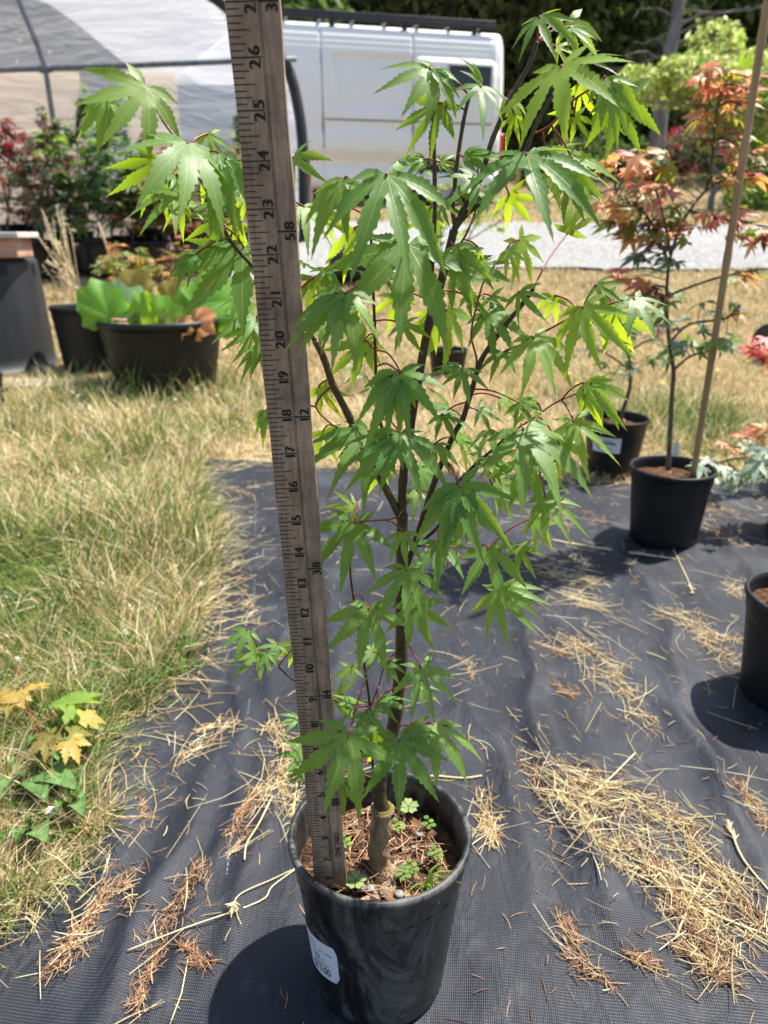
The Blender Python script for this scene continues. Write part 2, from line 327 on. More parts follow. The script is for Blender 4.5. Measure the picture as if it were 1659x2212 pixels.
# greenhouse film
m, t, b = newmat('plastic_film'); L = t.links
tc = N(t, 'ShaderNodeTexCoord'); mp = N(t, 'ShaderNodeMapping'); mp.inputs['Rotation'].default_value = (0, -.5, 0); mp.inputs['Scale'].default_value = (.5, 1, 2.4); L.new(tc.outputs['Object'], mp.inputs[0])
n1 = N(t, 'ShaderNodeTexNoise', Scale=1.6, Detail=5, Roughness=.6); n1.inputs['Distortion'].default_value = .7; L.new(mp.outputs[0], n1.inputs['Vector'])
bp = N(t, 'ShaderNodeBump', Strength=.9, Distance=.12); L.new(n1.outputs[0], bp.inputs['Height'])
b.inputs['Base Color'].default_value = (.74, .78, .88, 1); b.inputs['Roughness'].default_value = .20; b.inputs['Specular IOR Level'].default_value = .6; L.new(bp.outputs[0], b.inputs['Normal'])
tl = N(t, 'ShaderNodeBsdfTranslucent'); tl.inputs[0].default_value = (.88, .88, .91, 1); L.new(bp.outputs[0], tl.inputs['Normal'])
tp = N(t, 'ShaderNodeBsdfTransparent'); tp.inputs[0].default_value = (.92, .92, .94, 1)
a1 = N(t, 'ShaderNodeMixShader'); a1.inputs[0].default_value = .5; L.new(b.outputs[0], a1.inputs[1]); L.new(tl.outputs[0], a1.inputs[2])
a2 = N(t, 'ShaderNodeMixShader'); a2.inputs[0].default_value = .50; L.new(a1.outputs[0], a2.inputs[1]); L.new(tp.outputs[0], a2.inputs[2])
L.new(a2.outputs[0], t.nodes['Material Output'].inputs[0])
M['film'] = m

# ------------------------------------------------------------------ leaf meshes (unit: centre at origin, middle lobe tip at +Y 1, normal +Z)
def leaf_mesh(name, mat, nl=7, wid=.125, droop=.25, rows=11, seed=0, fold=.25, sinus=.30, teeth=.16, narrow=0):
    r = random.Random(seed)
    ang, ln = ([0, 33, 68, 116], [1, .95, .74, .40]) if nl == 7 else ([0, 40, 86], [1, .88, .55])
    lobes = [(-a, l) for a, l in zip(ang[:0:-1], ln[:0:-1])] + list(zip(ang, ln))
    lobes = [(R(a + r.uniform(-5, 5)) * (1 - narrow), l * r.uniform(.9, 1.06)) for a, l in lobes]
    V = [(0, 0, 0)]; UV = [(.5, 0)]; F = []
    nL = len(lobes); sin_idx = []
    def z_of(x, y, k):
        rr = x * x + y * y
        return -droop * rr - .10 * abs(math.sin(k)) * 0
    # sinus points
    for i in range(nL + 1):
        if i == 0: a = lobes[0][0] - R(26); rad = .10
        elif i == nL: a = lobes[-1][0] + R(26); rad = .10
        else: a = (lobes[i - 1][0] + lobes[i][0]) / 2; rad = sinus * min(1, (lobes[i - 1][1] + lobes[i][1]) / 1.6) * r.uniform(.9, 1.1)
        x, y = math.sin(a) * rad, math.cos(a) * rad
        sin_idx.append(len(V)); V.append((x, y, z_of(x, y, 0) + .02)); UV.append((0.0 if i else 0.0, rad))
    tipz = None
    for i, (a, l) in enumerate(lobes):
        d = (math.sin(a), math.cos(a)); p = (math.cos(a), -math.sin(a))
        tw = r.uniform(-.22, .22); dr = droop * r.uniform(.75, 1.3); bend = r.uniform(-.11, .11)
        def put(s, off, edge):
            cx = bend * s * s
            x = d[0] * s * l + p[0] * (off + cx); y = d[1] * s * l + p[1] * (off + cx)
            z = -dr * (s * l) ** 2 + fold * abs(off) * 1.0 + tw * off * s * 3
            V.append((x, y, z)); return len(V) - 1
        t0 = sinus * .95
        L_, R_ = sin_idx[i], sin_idx[i + 1]
        mprev = put(t0 * .8, 0, 0); UV.append((.5, t0 * .8))
        F += [(0, R_, mprev), (0, mprev, L_)]
        lp, rp = L_, R_
        for k in range(1, rows):
            s = t0 + (1 - t0) * k / rows
            q = (s - t0) / (1 - t0)
            prof = (.62 + .9 * q) if q < .32 else max(0.0, 1.0 - ((q - .32) / .68)) ** 1.15
            prof = min(prof, .91 if q < .32 else prof)
            hw = wid * (.55 + .45 * l) * prof + .004
            tooth = (1 + teeth) if k % 2 else (1 - teeth)
            se = s + (.014 if k % 2 else -.008)
            mi = put(s, 0, 0); UV.append((.5, s))
            li = put(se, -hw * tooth, 1); UV.append((0, s))
            ri = put(se, hw * tooth * r.uniform(.95, 1.05), 1); UV.append((1, s))
            F += [(lp, mprev, mi, li), (mprev, rp, ri, mi)]
            lp, rp, mprev = li, ri, mi
        ti = put(1.0, 0, 0); UV.append((.5, 1.0))
        F += [(lp, mprev, ti), (mprev, rp, ti)]
        if i == nL // 2: tipz = V[ti]
    th = math.atan2(-tipz[2], tipz[1]); ll = math.hypot(tipz[1], tipz[2])
    c, s = math.cos(th), math.sin(th)
    V = [(x / ll, (y * c - z * s) / ll, (y * s + z * c) / ll) for x, y, z in V]
    me = bpy.data.meshes.new(name); me.from_pydata(V, [], F); me.materials.append(mat)
    ul = me.uv_layers.new(name='UVMap'); vi = np.zeros(len(me.loops), np.int32); me.loops.foreach_get('vertex_index', vi)
    ul.data.foreach_set('uv', np.array(UV, np.float32)[vi].ravel())
    me.polygons.foreach_set('use_smooth', [True] * len(F)); me.update(); return me
LOW = {}
def lowleaf(key, k, nl=5, wid=.15):
    kk = (key, k)
    if kk not in LOW: LOW[kk] = leaf_mesh('leaf_' + key, M[key], nl, wid, .15 + .16 * k, 4, 50 + k, .2, .30, 0.0)
    return LOW[kk]
def place_leaf(me, base, tip, nrm, parent, name='leaf', wscale=1.0):
    a = tip - base; s = a.length; a = a / s
    n = nrm - a * nrm.dot(a)
    if n.length < 1e-4: n = a.orthogonal()
    n.normalize(); x = a.cross(n)
    mw = Matrix(((x.x * s * wscale, a.x * s, n.x * s, base.x), (x.y * s * wscale, a.y * s, n.y * s, base.y), (x.z * s * wscale, a.z * s, n.z * s, base.z), (0, 0, 0, 1)))
    o = bpy.data.objects.new(name, me); C.objects.link(o); o.parent = parent
    o.matrix_basis = Matrix.Translation(-parent.location) @ mw
    return o

# ------------------------------------------------------------------ terrain, gravel
def grid_obj(name, xs, ys, zf, mat, keep=None, smooth=True):
    X, Y = np.meshgrid(xs, ys); Z = zf(X, Y); V = np.stack([X, Y, Z], -1).reshape(-1, 3)
    nx, ny = len(xs), len(ys); i = (np.arange(ny - 1)[:, None] * nx + np.arange(nx - 1)[None]).ravel()
    T = np.concatenate([np.stack([i, i + 1, i + nx + 1], 1), np.stack([i, i + nx + 1, i + nx], 1)])
    if keep is not None:
        c = V[T].mean(1); T = T[keep(c[:, 0], c[:, 1])]
        u, inv = np.unique(T, return_inverse=True); V = V[u]; T = inv.reshape(-1, 3)
    me = mesh_tris(name, V, T, None, mat, smooth); return link(bpy.data.objects.new(name, me))
xs = np.concatenate([np.linspace(-160, -16, 16), np.linspace(-15, 15, 100), np.linspace(16, 160, 16)])
ys = np.concatenate([np.linspace(-4, 3.2, 25), np.linspace(3.3, 18, 110), np.linspace(18.5, 60, 50), np.linspace(64, 330, 30)])
def groundz(x, y): return terr(y) + np.where(y > 3.6, .03 * noise(x, y, 1.6), 0) - np.where(y < 3.5, .012, 0) - .002
tag(grid_obj('ground', xs, ys, groundz, M['field']), kind='structure')
def gy0(x): return 6.85 + .10 * x + .12 * np.sin(x * 1.3)
def gy1(x): return 9.05 - .02 * x + .10 * np.sin(x * 1.1 + 2)
tag(grid_obj('gravel_road', np.linspace(-2.2, 14, 150), np.linspace(5.2, 9.8, 70), lambda x, y: groundz(x, y) + .035 + .006 * noise(x, y, 30), M['gravel'],
             lambda x, y: (y > gy0(x) + .05 * noise(x, y, 8)) & (y < gy1(x) + .06 * noise(x, y, 8))), kind='structure')

# ------------------------------------------------------------------ ground cloth
EDGE = [(455, 995), (440, 1040), (480, 1130), (482, 1230), (465, 1310), (418, 1420), (385, 1480), (340, 1520), (285, 1570), (238, 1610), (190, 1690), (205, 1740), (228, 1800), (165, 1900), (60, 1965), (-120, 2060), (-400, 2300)]
EW = np.array([[onG(*p).x, onG(*p).y] for p in EDGE]); EW = EW[np.argsort(EW[:, 1])]
def edge_x(y): return np.interp(y, EW[:, 1], EW[:, 0])
BACK = np.array([[onG(*p).x, onG(*p).y] for p in [(455, 995), (585, 1003), (700, 1015), (960, 1025), (1130, 1030), (1330, 1050), (1659, 1040)]])
def back_y(x): return np.interp(x, BACK[:, 0], BACK[:, 1])
FOLDS = [((490, 1130), (445, 1480), .012, .02), ((545, 1440), (365, 2200), .009, .016), ((440, 1640), (250, 2240), .012, .018), ((590, 1600), (440, 2100), .010, .016),
         ((1010, 1500), (1140, 1950), .010, .018), ((1080, 1260), (1330, 2100), .010, .018), ((1330, 1130), (1600, 1800), .014, .025), ((1420, 1500), (1680, 2000), .010, .02),
         ((730, 1230), (690, 1560), .008, .02), ((930, 1330), (1180, 1400), .006, .012), ((620, 1130), (600, 1500), .008, .02), ((1560, 1160), (1700, 1300), .014, .03), ((300, 1640), (120, 2100), .010, .018), ((1180, 1560), (1420, 2230), .008, .016), ((1500, 1090), (1680, 1180), .012, .03)]
FW = [(np.array(onG(*a)[:2]), np.array(onG(*b_)[:2]), h, wd) for a, b_, h, wd in FOLDS]
def clothz(x, y):
    z = .004 + .0025 * (noise(x, y, 5) + 1) + .0012 * noise(x, y, 26, 1)
    for a, b_, h, wd in FW:
        d = b_ - a; Ln = np.hypot(*d); d = d / Ln; t_ = (x - a[0]) * d[0] + (y - a[1]) * d[1]
        s_ = -(x - a[0]) * d[1] + (y - a[1]) * d[0] + .02 * np.sin(t_ * 9 + h * 900) + .006 * np.sin(t_ * 31)
        end = np.clip(np.minimum(t_ + .05, Ln + .05 - t_) / .12, 0, 1)
        z = z + h * .75 * end * np.exp(-np.abs(s_ / wd) ** 1.5) - .3 * h * end * np.exp(-((s_ - 2 * wd) / wd) ** 2)
    dm = np.hypot(x + .004, y - .53); k = np.clip((dm - .075) / .04, 0, 1)
    return .002 + (z) * (0.05 + .95 * k)
xs = np.concatenate([np.linspace(-1.6, -.75, 60), np.linspace(-.74, 1.2, 330), np.linspace(1.21, 2.4, 60)]); ys = np.concatenate([np.linspace(-.9, .3, 30), np.linspace(.31, 1.2, 170), np.linspace(1.21, 2.45, 130)])
cloth = grid_obj('weed_fabric', xs, ys, clothz, M['cloth'], lambda x, y: (x > edge_x(y) + .012 * noise(x, y, 40)) & (y < back_y(x) + .012 * noise(x, y, 30)))
tag(cloth, kind='structure')
mb = MB()
pth = smoothpath([onG(*p) for p in [(556, 1010), (552, 1150), (549, 1330), (545, 1450), (536, 1560), (512, 1740), (480, 1960), (440, 2060), (366, 2195)]], 60)
for i in range(0, len(pth) - 1):
    a, b_ = pth[i], pth[i + 1]
    if i % 3 == 2 or noise(a.x, a.y, 14, 3) < .15: continue
    a = Vector((a.x, a.y, float(clothz(a.x, a.y)) + .0006)); b_ = Vector((b_.x, b_.y, float(clothz(b_.x, b_.y)) + .0006)); mb.tube([a, b_], .0005, 4)
mb.obj('stitched_thread', M['thread'], cloth)

# ------------------------------------------------------------------ blades of grass
def blades(P, length, width, lean, bend, col, mat, name):
    n = len(P); az = rng.uniform(0, 6.283, n); fz = rng.uniform(0, 6.283, n)
    d = np.stack([np.cos(az), np.sin(az), np.zeros(n)], 1); sd_ = np.stack([np.cos(fz), np.sin(fz), np.zeros(n)], 1)
    L1 = (length * .55)[:, None]; L2 = (length * .45)[:, None]; cl, sl = np.cos(lean)[:, None], np.sin(lean)[:, None]
    lb = np.minimum(lean + bend, 1.62); cb, sb = np.cos(lb)[:, None], np.sin(lb)[:, None]
    up = np.array([[0, 0, 1.]]); mid = P + (d * sl + up * cl) * L1; tip = mid + (d * sb + up * cb) * L2
    w_ = width[:, None]; V = np.stack([P - sd_ * w_ * .5, P + sd_ * w_ * .5, mid - sd_ * w_ * .42, mid + sd_ * w_ * .42, tip], 1).reshape(-1, 3)
    i = np.arange(n)[:, None] * 5; T = np.concatenate([i + [0, 1, 3], i + [0, 3, 2], i + [2, 3, 4]])
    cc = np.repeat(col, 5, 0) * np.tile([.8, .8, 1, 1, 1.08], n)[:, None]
    return link(bpy.data.objects.new(name, mesh_tris(name, V, T, cc, mat)))
DRY = np.array([[.72, .56, .31], [.76, .62, .38], [.58, .41, .20], [.79, .70, .49], [.66, .48, .23]]); GRN = np.array([[.11, .19, .03], [.16, .25, .045], [.075, .14, .025], [.22, .28, .07]])
def mixcol(n, pg):
    c = DRY[rng.integers(0, len(DRY), n)]; g = GRN[rng.integers(0, len(GRN), n)]
    k = (rng.random(n) < pg)[:, None]; return np.where(k, g, c) * rng.uniform(.75, 1.15, (n, 1))
GS = [(330, 850, .5, .9), (120, 1300, .32, .8), (420, 1260, .13, .7), (60, 1440, .25, .8), (150, 1560, .18, .7), (1520, 930, .45, .85), (250, 1360, .12, .5), (1300, 880, .3, .3), (80, 1750, .12, .6), (1659, 1000, .3, .7), (430, 880, .4, .5), (20, 980, .35, .5), (1560, 640, .6, .3), (700, 690, .7, .4), (560, 640, .9, .75), (1180, 800, .3, .35)]
GSW = [(onT(a, b_), r_, k) for a, b_, r_, k in GS]
def pgreen(x, y):
    p = .10 + .12 * (noise(x, y, 2.6, 2) > .15) + .10 * np.clip(noise(x, y, 6, 1), 0, 1)
    p = np.where((y < 3.6) & (x < edge_x(np.clip(y, .3, 2.3)) + .05), p + .34, p)
    for c, r_, k in GSW: p = np.maximum(p, k * np.exp(-((x - c.x) ** 2 + (y - c.y) ** 2) / (r_ * r_)))
    return p
def on_cloth(x, y, mg=0.0): return (x > edge_x(y) + mg) & (y < back_y(x) - mg)
def scatter(n, y0, y1, spread=.62, pw=1.6):
    u = rng.random(n); q = 1 - pw
    y = (y0 ** q + u * (y1 ** q - y0 ** q)) ** (1 / q); x = rng.uniform(-1, 1, n) * (y * spread + .15); return x, y
# near left verge
x, y = scatter(300000, .42, 3.6, .66, 1.5); k = (x < edge_x(np.clip(y, .2, 2.25)) - .02 * np.clip(y, 0, 1.5) + .012 + .03 * noise(x, y, 25)) | (y > back_y(x) - .015 + .03 * noise(x, y, 22)); x, y = x[k], y[k]
n = len(x); pg = pgreen(x, y); sc = np.clip(y / 1.6, .55, 1.3); h = (.034 + .034 * (noise(x, y, 3.5, 4) + .6)).clip(.018, .10) * rng.uniform(.5, 1.5, n)
gcol = mixcol(n, np.clip(pg * (.5 + 1.1 * np.clip(noise(x, y, 9, 7) + .5, 0, 1.2)), 0, .95))
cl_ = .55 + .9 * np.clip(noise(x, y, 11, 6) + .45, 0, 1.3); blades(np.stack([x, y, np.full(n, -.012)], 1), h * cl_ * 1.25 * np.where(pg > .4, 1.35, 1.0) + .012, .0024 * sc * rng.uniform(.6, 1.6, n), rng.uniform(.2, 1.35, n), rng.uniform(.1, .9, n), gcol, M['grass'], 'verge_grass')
tag(bpy.data.objects['verge_grass'], 'mown verge of dry and green grass beside the fabric', 'grass', kind='stuff')
# flat thatch layer
k = rng.random(n) < .35; xt, yt = x[k], y[k]; nt_ = len(xt)
blades(np.stack([xt, yt, rng.uniform(-.008, .012, nt_)], 1), rng.uniform(.02, .075, nt_), .0019 * np.clip(yt / 1.6, .6, 1.3), rng.uniform(1.35, 1.6, nt_), rng.uniform(-.1, .1, nt_), mixcol(nt_, .06), M['grass'], 'dry_thatch')
tag(bpy.data.objects['dry_thatch'], 'flattened dry thatch lying between the grass blades', 'thatch', kind='stuff')
# dry field
x, y = scatter(330000, 3.4, 18, .66, 1.7)
k = ~((y > gy0(x) + .08 * noise(x, y, 6)) & (y < gy1(x) + .06 * noise(x, y, 6))); x, y = x[k], y[k]; n = len(x)
pg = pgreen(x, y) * .8 + np.where(y > 9, .10, 0); h = (.035 + .03 * noise(x, y, 1.7, 5)).clip(.02, .12) * rng.uniform(.5, 1.5, n) + .02
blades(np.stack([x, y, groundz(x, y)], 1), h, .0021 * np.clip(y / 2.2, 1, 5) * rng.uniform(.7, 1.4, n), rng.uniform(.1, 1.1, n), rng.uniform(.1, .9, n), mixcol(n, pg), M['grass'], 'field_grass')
tag(bpy.data.objects['field_grass'], 'sun-bleached dry field grass behind the pots', 'grass', kind='stuff')
# tall stray stems before the big pot and along the verge
x = []; y = []
for (px, py, sp, cnt) in [(330, 850, .35, 260), (450, 850, .25, 120), (250, 860, .3, 90), (90, 1330, .2, 120), (430, 1260, .10, 160), (40, 1480, .15, 100), (150, 940, .4, 90), (1330, 880, .4, 60), (1560, 940, .3, 80)]:
    c = onT(px, py); x += list(c.x + rng.normal(0, sp * .5, cnt)); y += list(c.y + rng.normal(0, sp * .28, cnt))
x, y = np.array(x), np.array(y); k = ~on_cloth(x, y); x, y = x[k], y[k]; n = len(x)
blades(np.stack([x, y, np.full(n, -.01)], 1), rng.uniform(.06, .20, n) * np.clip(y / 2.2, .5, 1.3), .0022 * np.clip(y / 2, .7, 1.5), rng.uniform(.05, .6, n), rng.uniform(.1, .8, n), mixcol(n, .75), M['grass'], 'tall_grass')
tag(bpy.data.objects['tall_grass'], 'taller green grass tufts standing out of the verge', 'grass', kind='stuff')

# long tangled blades lying over the verge
x, y = scatter(16000, .5, 2.8, .66, 1.5); k = x < edge_x(np.clip(y, .2, 2.25)) - .02; x, y = x[k], y[k]; n = len(x)
blades(np.stack([x, y, rng.uniform(-.01, .02, n)], 1), rng.uniform(.05, .17, n), .0030 * np.clip(y / 1.5, .6, 1.3) * rng.uniform(.6, 1.2, n), rng.uniform(.5, 1.4, n), rng.uniform(.1, .7, n), mixcol(n, np.clip(pgreen(x, y) * .9, 0, .8)) * rng.uniform(.6, 1.1, (n, 1)), M['grass'], 'tangled_grass')
tag(bpy.data.objects['tangled_grass'], 'long tangled blades lying over the verge', 'grass', kind='stuff')
# clover leaves (uncountable ground cover)
V = []; T = []; CL = []
for (px, py, sp, cnt) in [(60, 1370, .16, 90), (140, 1540, .16, 140), (260, 1420, .12, 70), (60, 1680, .12, 60), (300, 1480, .09, 50), (330, 1290, .1, 40), (400, 1440, .05, 24), (140, 1790, .07, 12), (230, 1660, .05, 10), (30, 1830, .08, 16), (300, 890, .5, 60), (1500, 920, .4, 90), (1400, 900, .3, 50)]:
    c = onT(px, py)
    for i in range(cnt):
        bx, by = c.x + random.gauss(0, sp * .6), c.y + random.gauss(0, sp * .6)
        if on_cloth(np.array(bx), np.array(by), .015): continue
        bz = random.uniform(.012, .045); s = random.uniform(.006, .011) * (1 + .35 * max(0, by - 1)); a0 = random.uniform(0, 6.28); col = np.array(random.choice([(.07, .155, .03), (.09, .18, .04), (.055, .12, .025)])) * random.uniform(.8, 1.2)
        for q in range(3):
            a = a0 + q * 2.094; dx, dy = math.cos(a), math.sin(a); o_ = len(V)
            for (l_, w_, z_) in [(.1, 0, 0), (.7, .5, .15), (1.15, .38, .05), (1.08, 0, 0), (1.15, -.38, .05), (.7, -.5, .15)]:
                V.append((bx + (dx * l_ - dy * w_) * s, by + (dy * l_ + dx * w_) * s, bz + z_ * s)); CL.append(col)
            T += [(o_, o_ + 1, o_ + 3), (o_ + 1, o_ + 2, o_ + 3), (o_, o_ + 3, o_ + 5), (o_ + 3, o_ + 4, o_ + 5)]
o = link(bpy.data.objects.new('clover_leaves', mesh_tris('clover_leaves', V, T, np.array(CL), M['grass']))); tag(o, 'three-part clover leaves growing low in the verge', 'clover', kind='stuff')

# ------------------------------------------------------------------ straw and needles on the fabric
STREAK = [  # x0 y0 x1 y1 width_px straw needles
    (1170, 1670, 1400, 1800, 60, 200, 120), (1200, 1720, 1330, 1880, 60, 200, 80), (1240, 1680, 1520, 1800, 40, 150, 60), (1330, 1830, 1560, 2000, 40, 170, 110), (1400, 1880, 1580, 2080, 22, 60, 60), (1440, 1950, 1570, 2130, 18, 20, 120),
    (1480, 1800, 1560, 1960, 26, 60, 60), (1560, 1890, 1659, 2060, 26, 60, 60), (1580, 1700, 1659, 1800, 22, 30, 80), (1230, 1390, 1330, 1460, 30, 90, 60), (1300, 1450, 1420, 1600, 26, 60, 70), (1160, 1400, 1230, 1430, 14, 10, 50),
    (1190, 1480, 1250, 1520, 14, 10, 50), (1170, 1240, 1290, 1270, 26, 90, 20), (1210, 1290, 1320, 1330, 24, 60, 20), (1240, 1200, 1260, 1260, 16, 30, 10), (1150, 1110, 1230, 1140, 20, 30, 40), (1260, 1110, 1310, 1140, 18, 10, 40), (1420, 1340, 1600, 1400, 16, 40, 60),
    (1480, 1330, 1600, 1470, 26, 90, 70), (1490, 1090, 1580, 1120, 22, 40, 50), (1520, 1140, 1600, 1190, 14, 30, 50), (1580, 1270, 1600, 1300, 16, 30, 10), (1190, 1180, 1500, 1215, 6, 16, 0),
    (390, 1650, 520, 1570, 14, 60, 30), (410, 1600, 500, 1555, 14, 30, 20), (560, 1760, 640, 1640, 22, 80, 50), (585, 1580, 640, 1640, 26, 110, 70), (600, 1680, 640, 1780, 20, 70, 40), (490, 1120, 530, 1290, 20, 50, 30), (500, 1060, 570, 1090, 18, 30, 30), (440, 1020, 560, 1010, 20, 60, 20), (520, 1240, 560, 1360, 10, 20, 10), (540, 1300, 545, 1350, 10, 40, 0),
    (250, 1920, 130, 2120, 16, 30, 200), (300, 1880, 90, 2130, 12, 30, 80), (440, 1880, 330, 2060, 18, 20, 230), (350, 2060, 290, 2190, 10, 4, 90), (400, 2060, 450, 2100, 14, 0, 80), (510, 1790, 560, 1720, 6, 6, 60), (560, 1720, 500, 1820, 8, 0, 70), (300, 1720, 320, 1800, 8, 4, 30), (500, 1860, 540, 1800, 8, 6, 30),
    (1040, 1720, 1060, 1850, 20, 30, 40), (1010, 1430, 1020, 1480, 8, 10, 16), (1120, 1650, 1160, 1700, 8, 6, 16), (1100, 1560, 1200, 1800, 26, 0, 30), (1210, 2070, 1320, 2150, 20, 6, 60), (1350, 2080, 1420, 2110, 12, 6, 30), (1450, 2060, 1580, 2140, 18, 30, 70), (1040, 1780, 1075, 1830, 12, 30, 20), (1210, 1980, 1240, 2050, 14, 4, 30),
    (930, 1690, 1040, 1720, 6, 4, 0), (320, 1550, 400, 1640, 20, 20, 10), (230, 1880, 320, 1990, 20, 30, 20), (280, 1620, 400, 1760, 26, 20, 20), (450, 1230, 480, 1420, 16, 40, 20), (700, 1090, 720, 1300, 20, 16, 16), (960, 1200, 1100, 1300, 40, 8, 20), (950, 1400, 1100, 1500, 40, 0, 16)]
SV = []; ST = []; SC = []
NDL = np.array([[.33, .18, .10], [.44, .26, .15], [.25, .13, .075], [.52, .36, .23]]); STR = np.array([[.76, .64, .36], [.68, .53, .27], [.80, .72, .49], [.60, .44, .22], [.78, .68, .34]])
def stick(p, az, ln, wd, col, tilt=0.0, curve=0.0):
    o_ = len(SV); k = 4
    for i in range(k):
        s = i / (k - 1) - .5; a = az + curve * s; x = p[0] + math.cos(az) * ln * s - math.sin(az) * curve * ln * s * s; y = p[1] + math.sin(az) * ln * s + math.cos(az) * curve * ln * s * s
        z = float(p[2]) + tilt * ln * s + .0008 + wd * .5; r_ = wd * (.5 if 0 < i < k - 1 else .32)
        nx, ny = -math.sin(a), math.cos(a)
        SV.extend([(x - nx * r_, y - ny * r_, z - r_ * .6), (x + nx * r_, y + ny * r_, z - r_ * .6), (x, y, z + r_)]); SC.extend([col] * 3)
    for i in range(k - 1):
        q = o_ + i * 3
        for a, b_ in ((0, 1), (1, 2), (2, 0)): ST.extend([(q + a, q + b_, q + 3 + b_), (q + a, q + 3 + b_, q + 3 + a)])
def drop(x, y, kind, ang, lift):
    z = float(clothz(np.array(x), np.array(y))) + lift
    if kind: 
        col = STR[rng.integers(0, 5)] * random.uniform(.8, 1.15); ln = random.choice([.010, .015, .02, .03, .04, .06, .10]) * random.uniform(.8, 1.3)
        stick((x, y, z), ang, ln, random.uniform(.0005, .0013), col, random.gauss(0, .07), random.gauss(0, .35))
    else:
        col = NDL[rng.integers(0, 4)] * random.uniform(.7, 1.2); stick((x, y, z), ang, random.uniform(.008, .024), random.uniform(.0006, .0013), col, random.gauss(0, .08), random.gauss(0, .25))
for (x0, y0, x1, y1, wp, ns, nn) in STREAK:
    a, b_ = onG(x0, y0), onG(x1, y1); along = math.atan2(b_.y - a.y, b_.x - a.x); sc = a.y / FPX * 1.15
    if x0 < 660: ns = int(ns * .6)
    if x0 > 1150 and y0 > 1600: nn = int(nn * 1.8)
    for kind, cnt in ((1, ns), (0, nn)):
        for i in range(int(cnt * (1.1 if cnt < 100 else .72))):
            q = random.random() ** 1.0; p = a.lerp(b_, q); g = wp * sc * random.choice([.35, .6, .8, 1.5])
            x, y = p.x + random.gauss(0, g), p.y + random.gauss(0, g * 1.1)
            if not on_cloth(np.array(x), np.array(y), -.02): continue
            ang = along + random.gauss(0, .55) if random.random() < .55 else random.uniform(0, 6.28)
            drop(x, y, kind, ang, random.random() ** 2 * .009 * min(1, (ns + nn) / 200))
for i in range(2600):
    x, y = random.uniform(-.9, 1.3), random.uniform(.3, 2.1)
    if on_cloth(np.array(x), np.array(y), 0) and math.hypot(x + .004, y - .53) > .09: drop(x, y, random.random() < .25, random.uniform(0, 6.28), 0)
for i in range(420):      # dry stems fringing the cloth edge
    y = random.uniform(.35, 2.25); x = float(edge_x(y)) + random.gauss(.0, .025 + .02 * random.random()); drop(x, y, 1, random.uniform(-.5, 2.2), .006 * random.random())
for i in range(260):
    x = random.uniform(-.75, 1.4); y = float(back_y(x)) + random.gauss(0, .03); drop(x, y, 1, random.uniform(-.6, .6), .006 * random.random())
me = mesh_tris('straw_litter', SV, ST, np.array(SC), M['straw']); o = link(bpy.data.objects.new('straw_litter', me)); tag(o, 'blond straw and brown needles littering the weed fabric', 'straw litter', kind='stuff')

def stalk(pts, wd, label, head=0, group=None):
    P = smoothpath([Vector((p.x, p.y, float(clothz(p.x, p.y)) + .003)) for p in [onG(*q) for q in pts]], 5)
    t_ = thing('dry_grass_stalk', P[0], label, 'grass stalk', group); mb = MB(); mb.tube(P, wd, 5); mb.obj('stem', M['strawstem'], t_, True, P[0])
    if head:
        mb = MB(); 
        for i in range(26):
            q = P[-1].lerp(P[-4], random.random()); d = (P[-1] - P[-4]).normalized() + Vector((random.gauss(0, .5), random.gauss(0, .5), random.uniform(0, .5))); mb.tube([q, q + d.normalized() * .010], [.0011, .0003], 4)
        mb.obj('seed_head', M['strawstem'], t_, False, P[0])
M['strawstem'] = noisy('straw_stem', (.55, .43, .22), (.75, .64, .40), 20, .6)
stalk([(280, 2080), (400, 2030), (560, 1960), (590, 1925), (655, 1880)], .0008, 'long straw stalk crossing the fabric toward the pot rim', 0)
stalk([(700, 1870), (640, 1890), (590, 1910), (520, 1955), (505, 1990)], .0007, 'bent straw stalk with a tufted seed head left of the pot', 1)
stalk([(1370, 1640), (1310, 1700), (1250, 1760)], .0010, 'straight pale stalk leaning up from the big straw pile', 0)
stalk([(1520, 1900), (1490, 1960), (1455, 2045)], .0010, 'thin stalk lying across the trailing end of the straw pile', 0)
stalk([(1355, 1890), (1480, 1960), (1560, 2000), (1659, 2040)], .0012, 'long stalk stretching from the straw pile toward the fabric edge', 0)
stalk([(1040, 1690), (1000, 1694), (950, 1690), (925, 1690)], .0011, 'curved dry stalk just behind the potted maple', 0)
stalk([(1660, 1950), (1600, 1870), (1570, 1800)], .0012, 'wheat-like stalk with a seed head on the fabric', 1)
stalk([(590, 1740), (560, 1800), (535, 1840), (530, 1880)], .0010, 'crooked thin stalk left of the yardstick foot', 0)
stalk([(1440, 1170), (1480, 1250), (1495, 1290)], .0011, 'fine stalk standing off the fabric before the staked maple pot', 1)
stalk([(1190, 1175), (1300, 1195), (1450, 1215)], .0016, 'long blade of straw lying in front of the staked maple pot', 1)

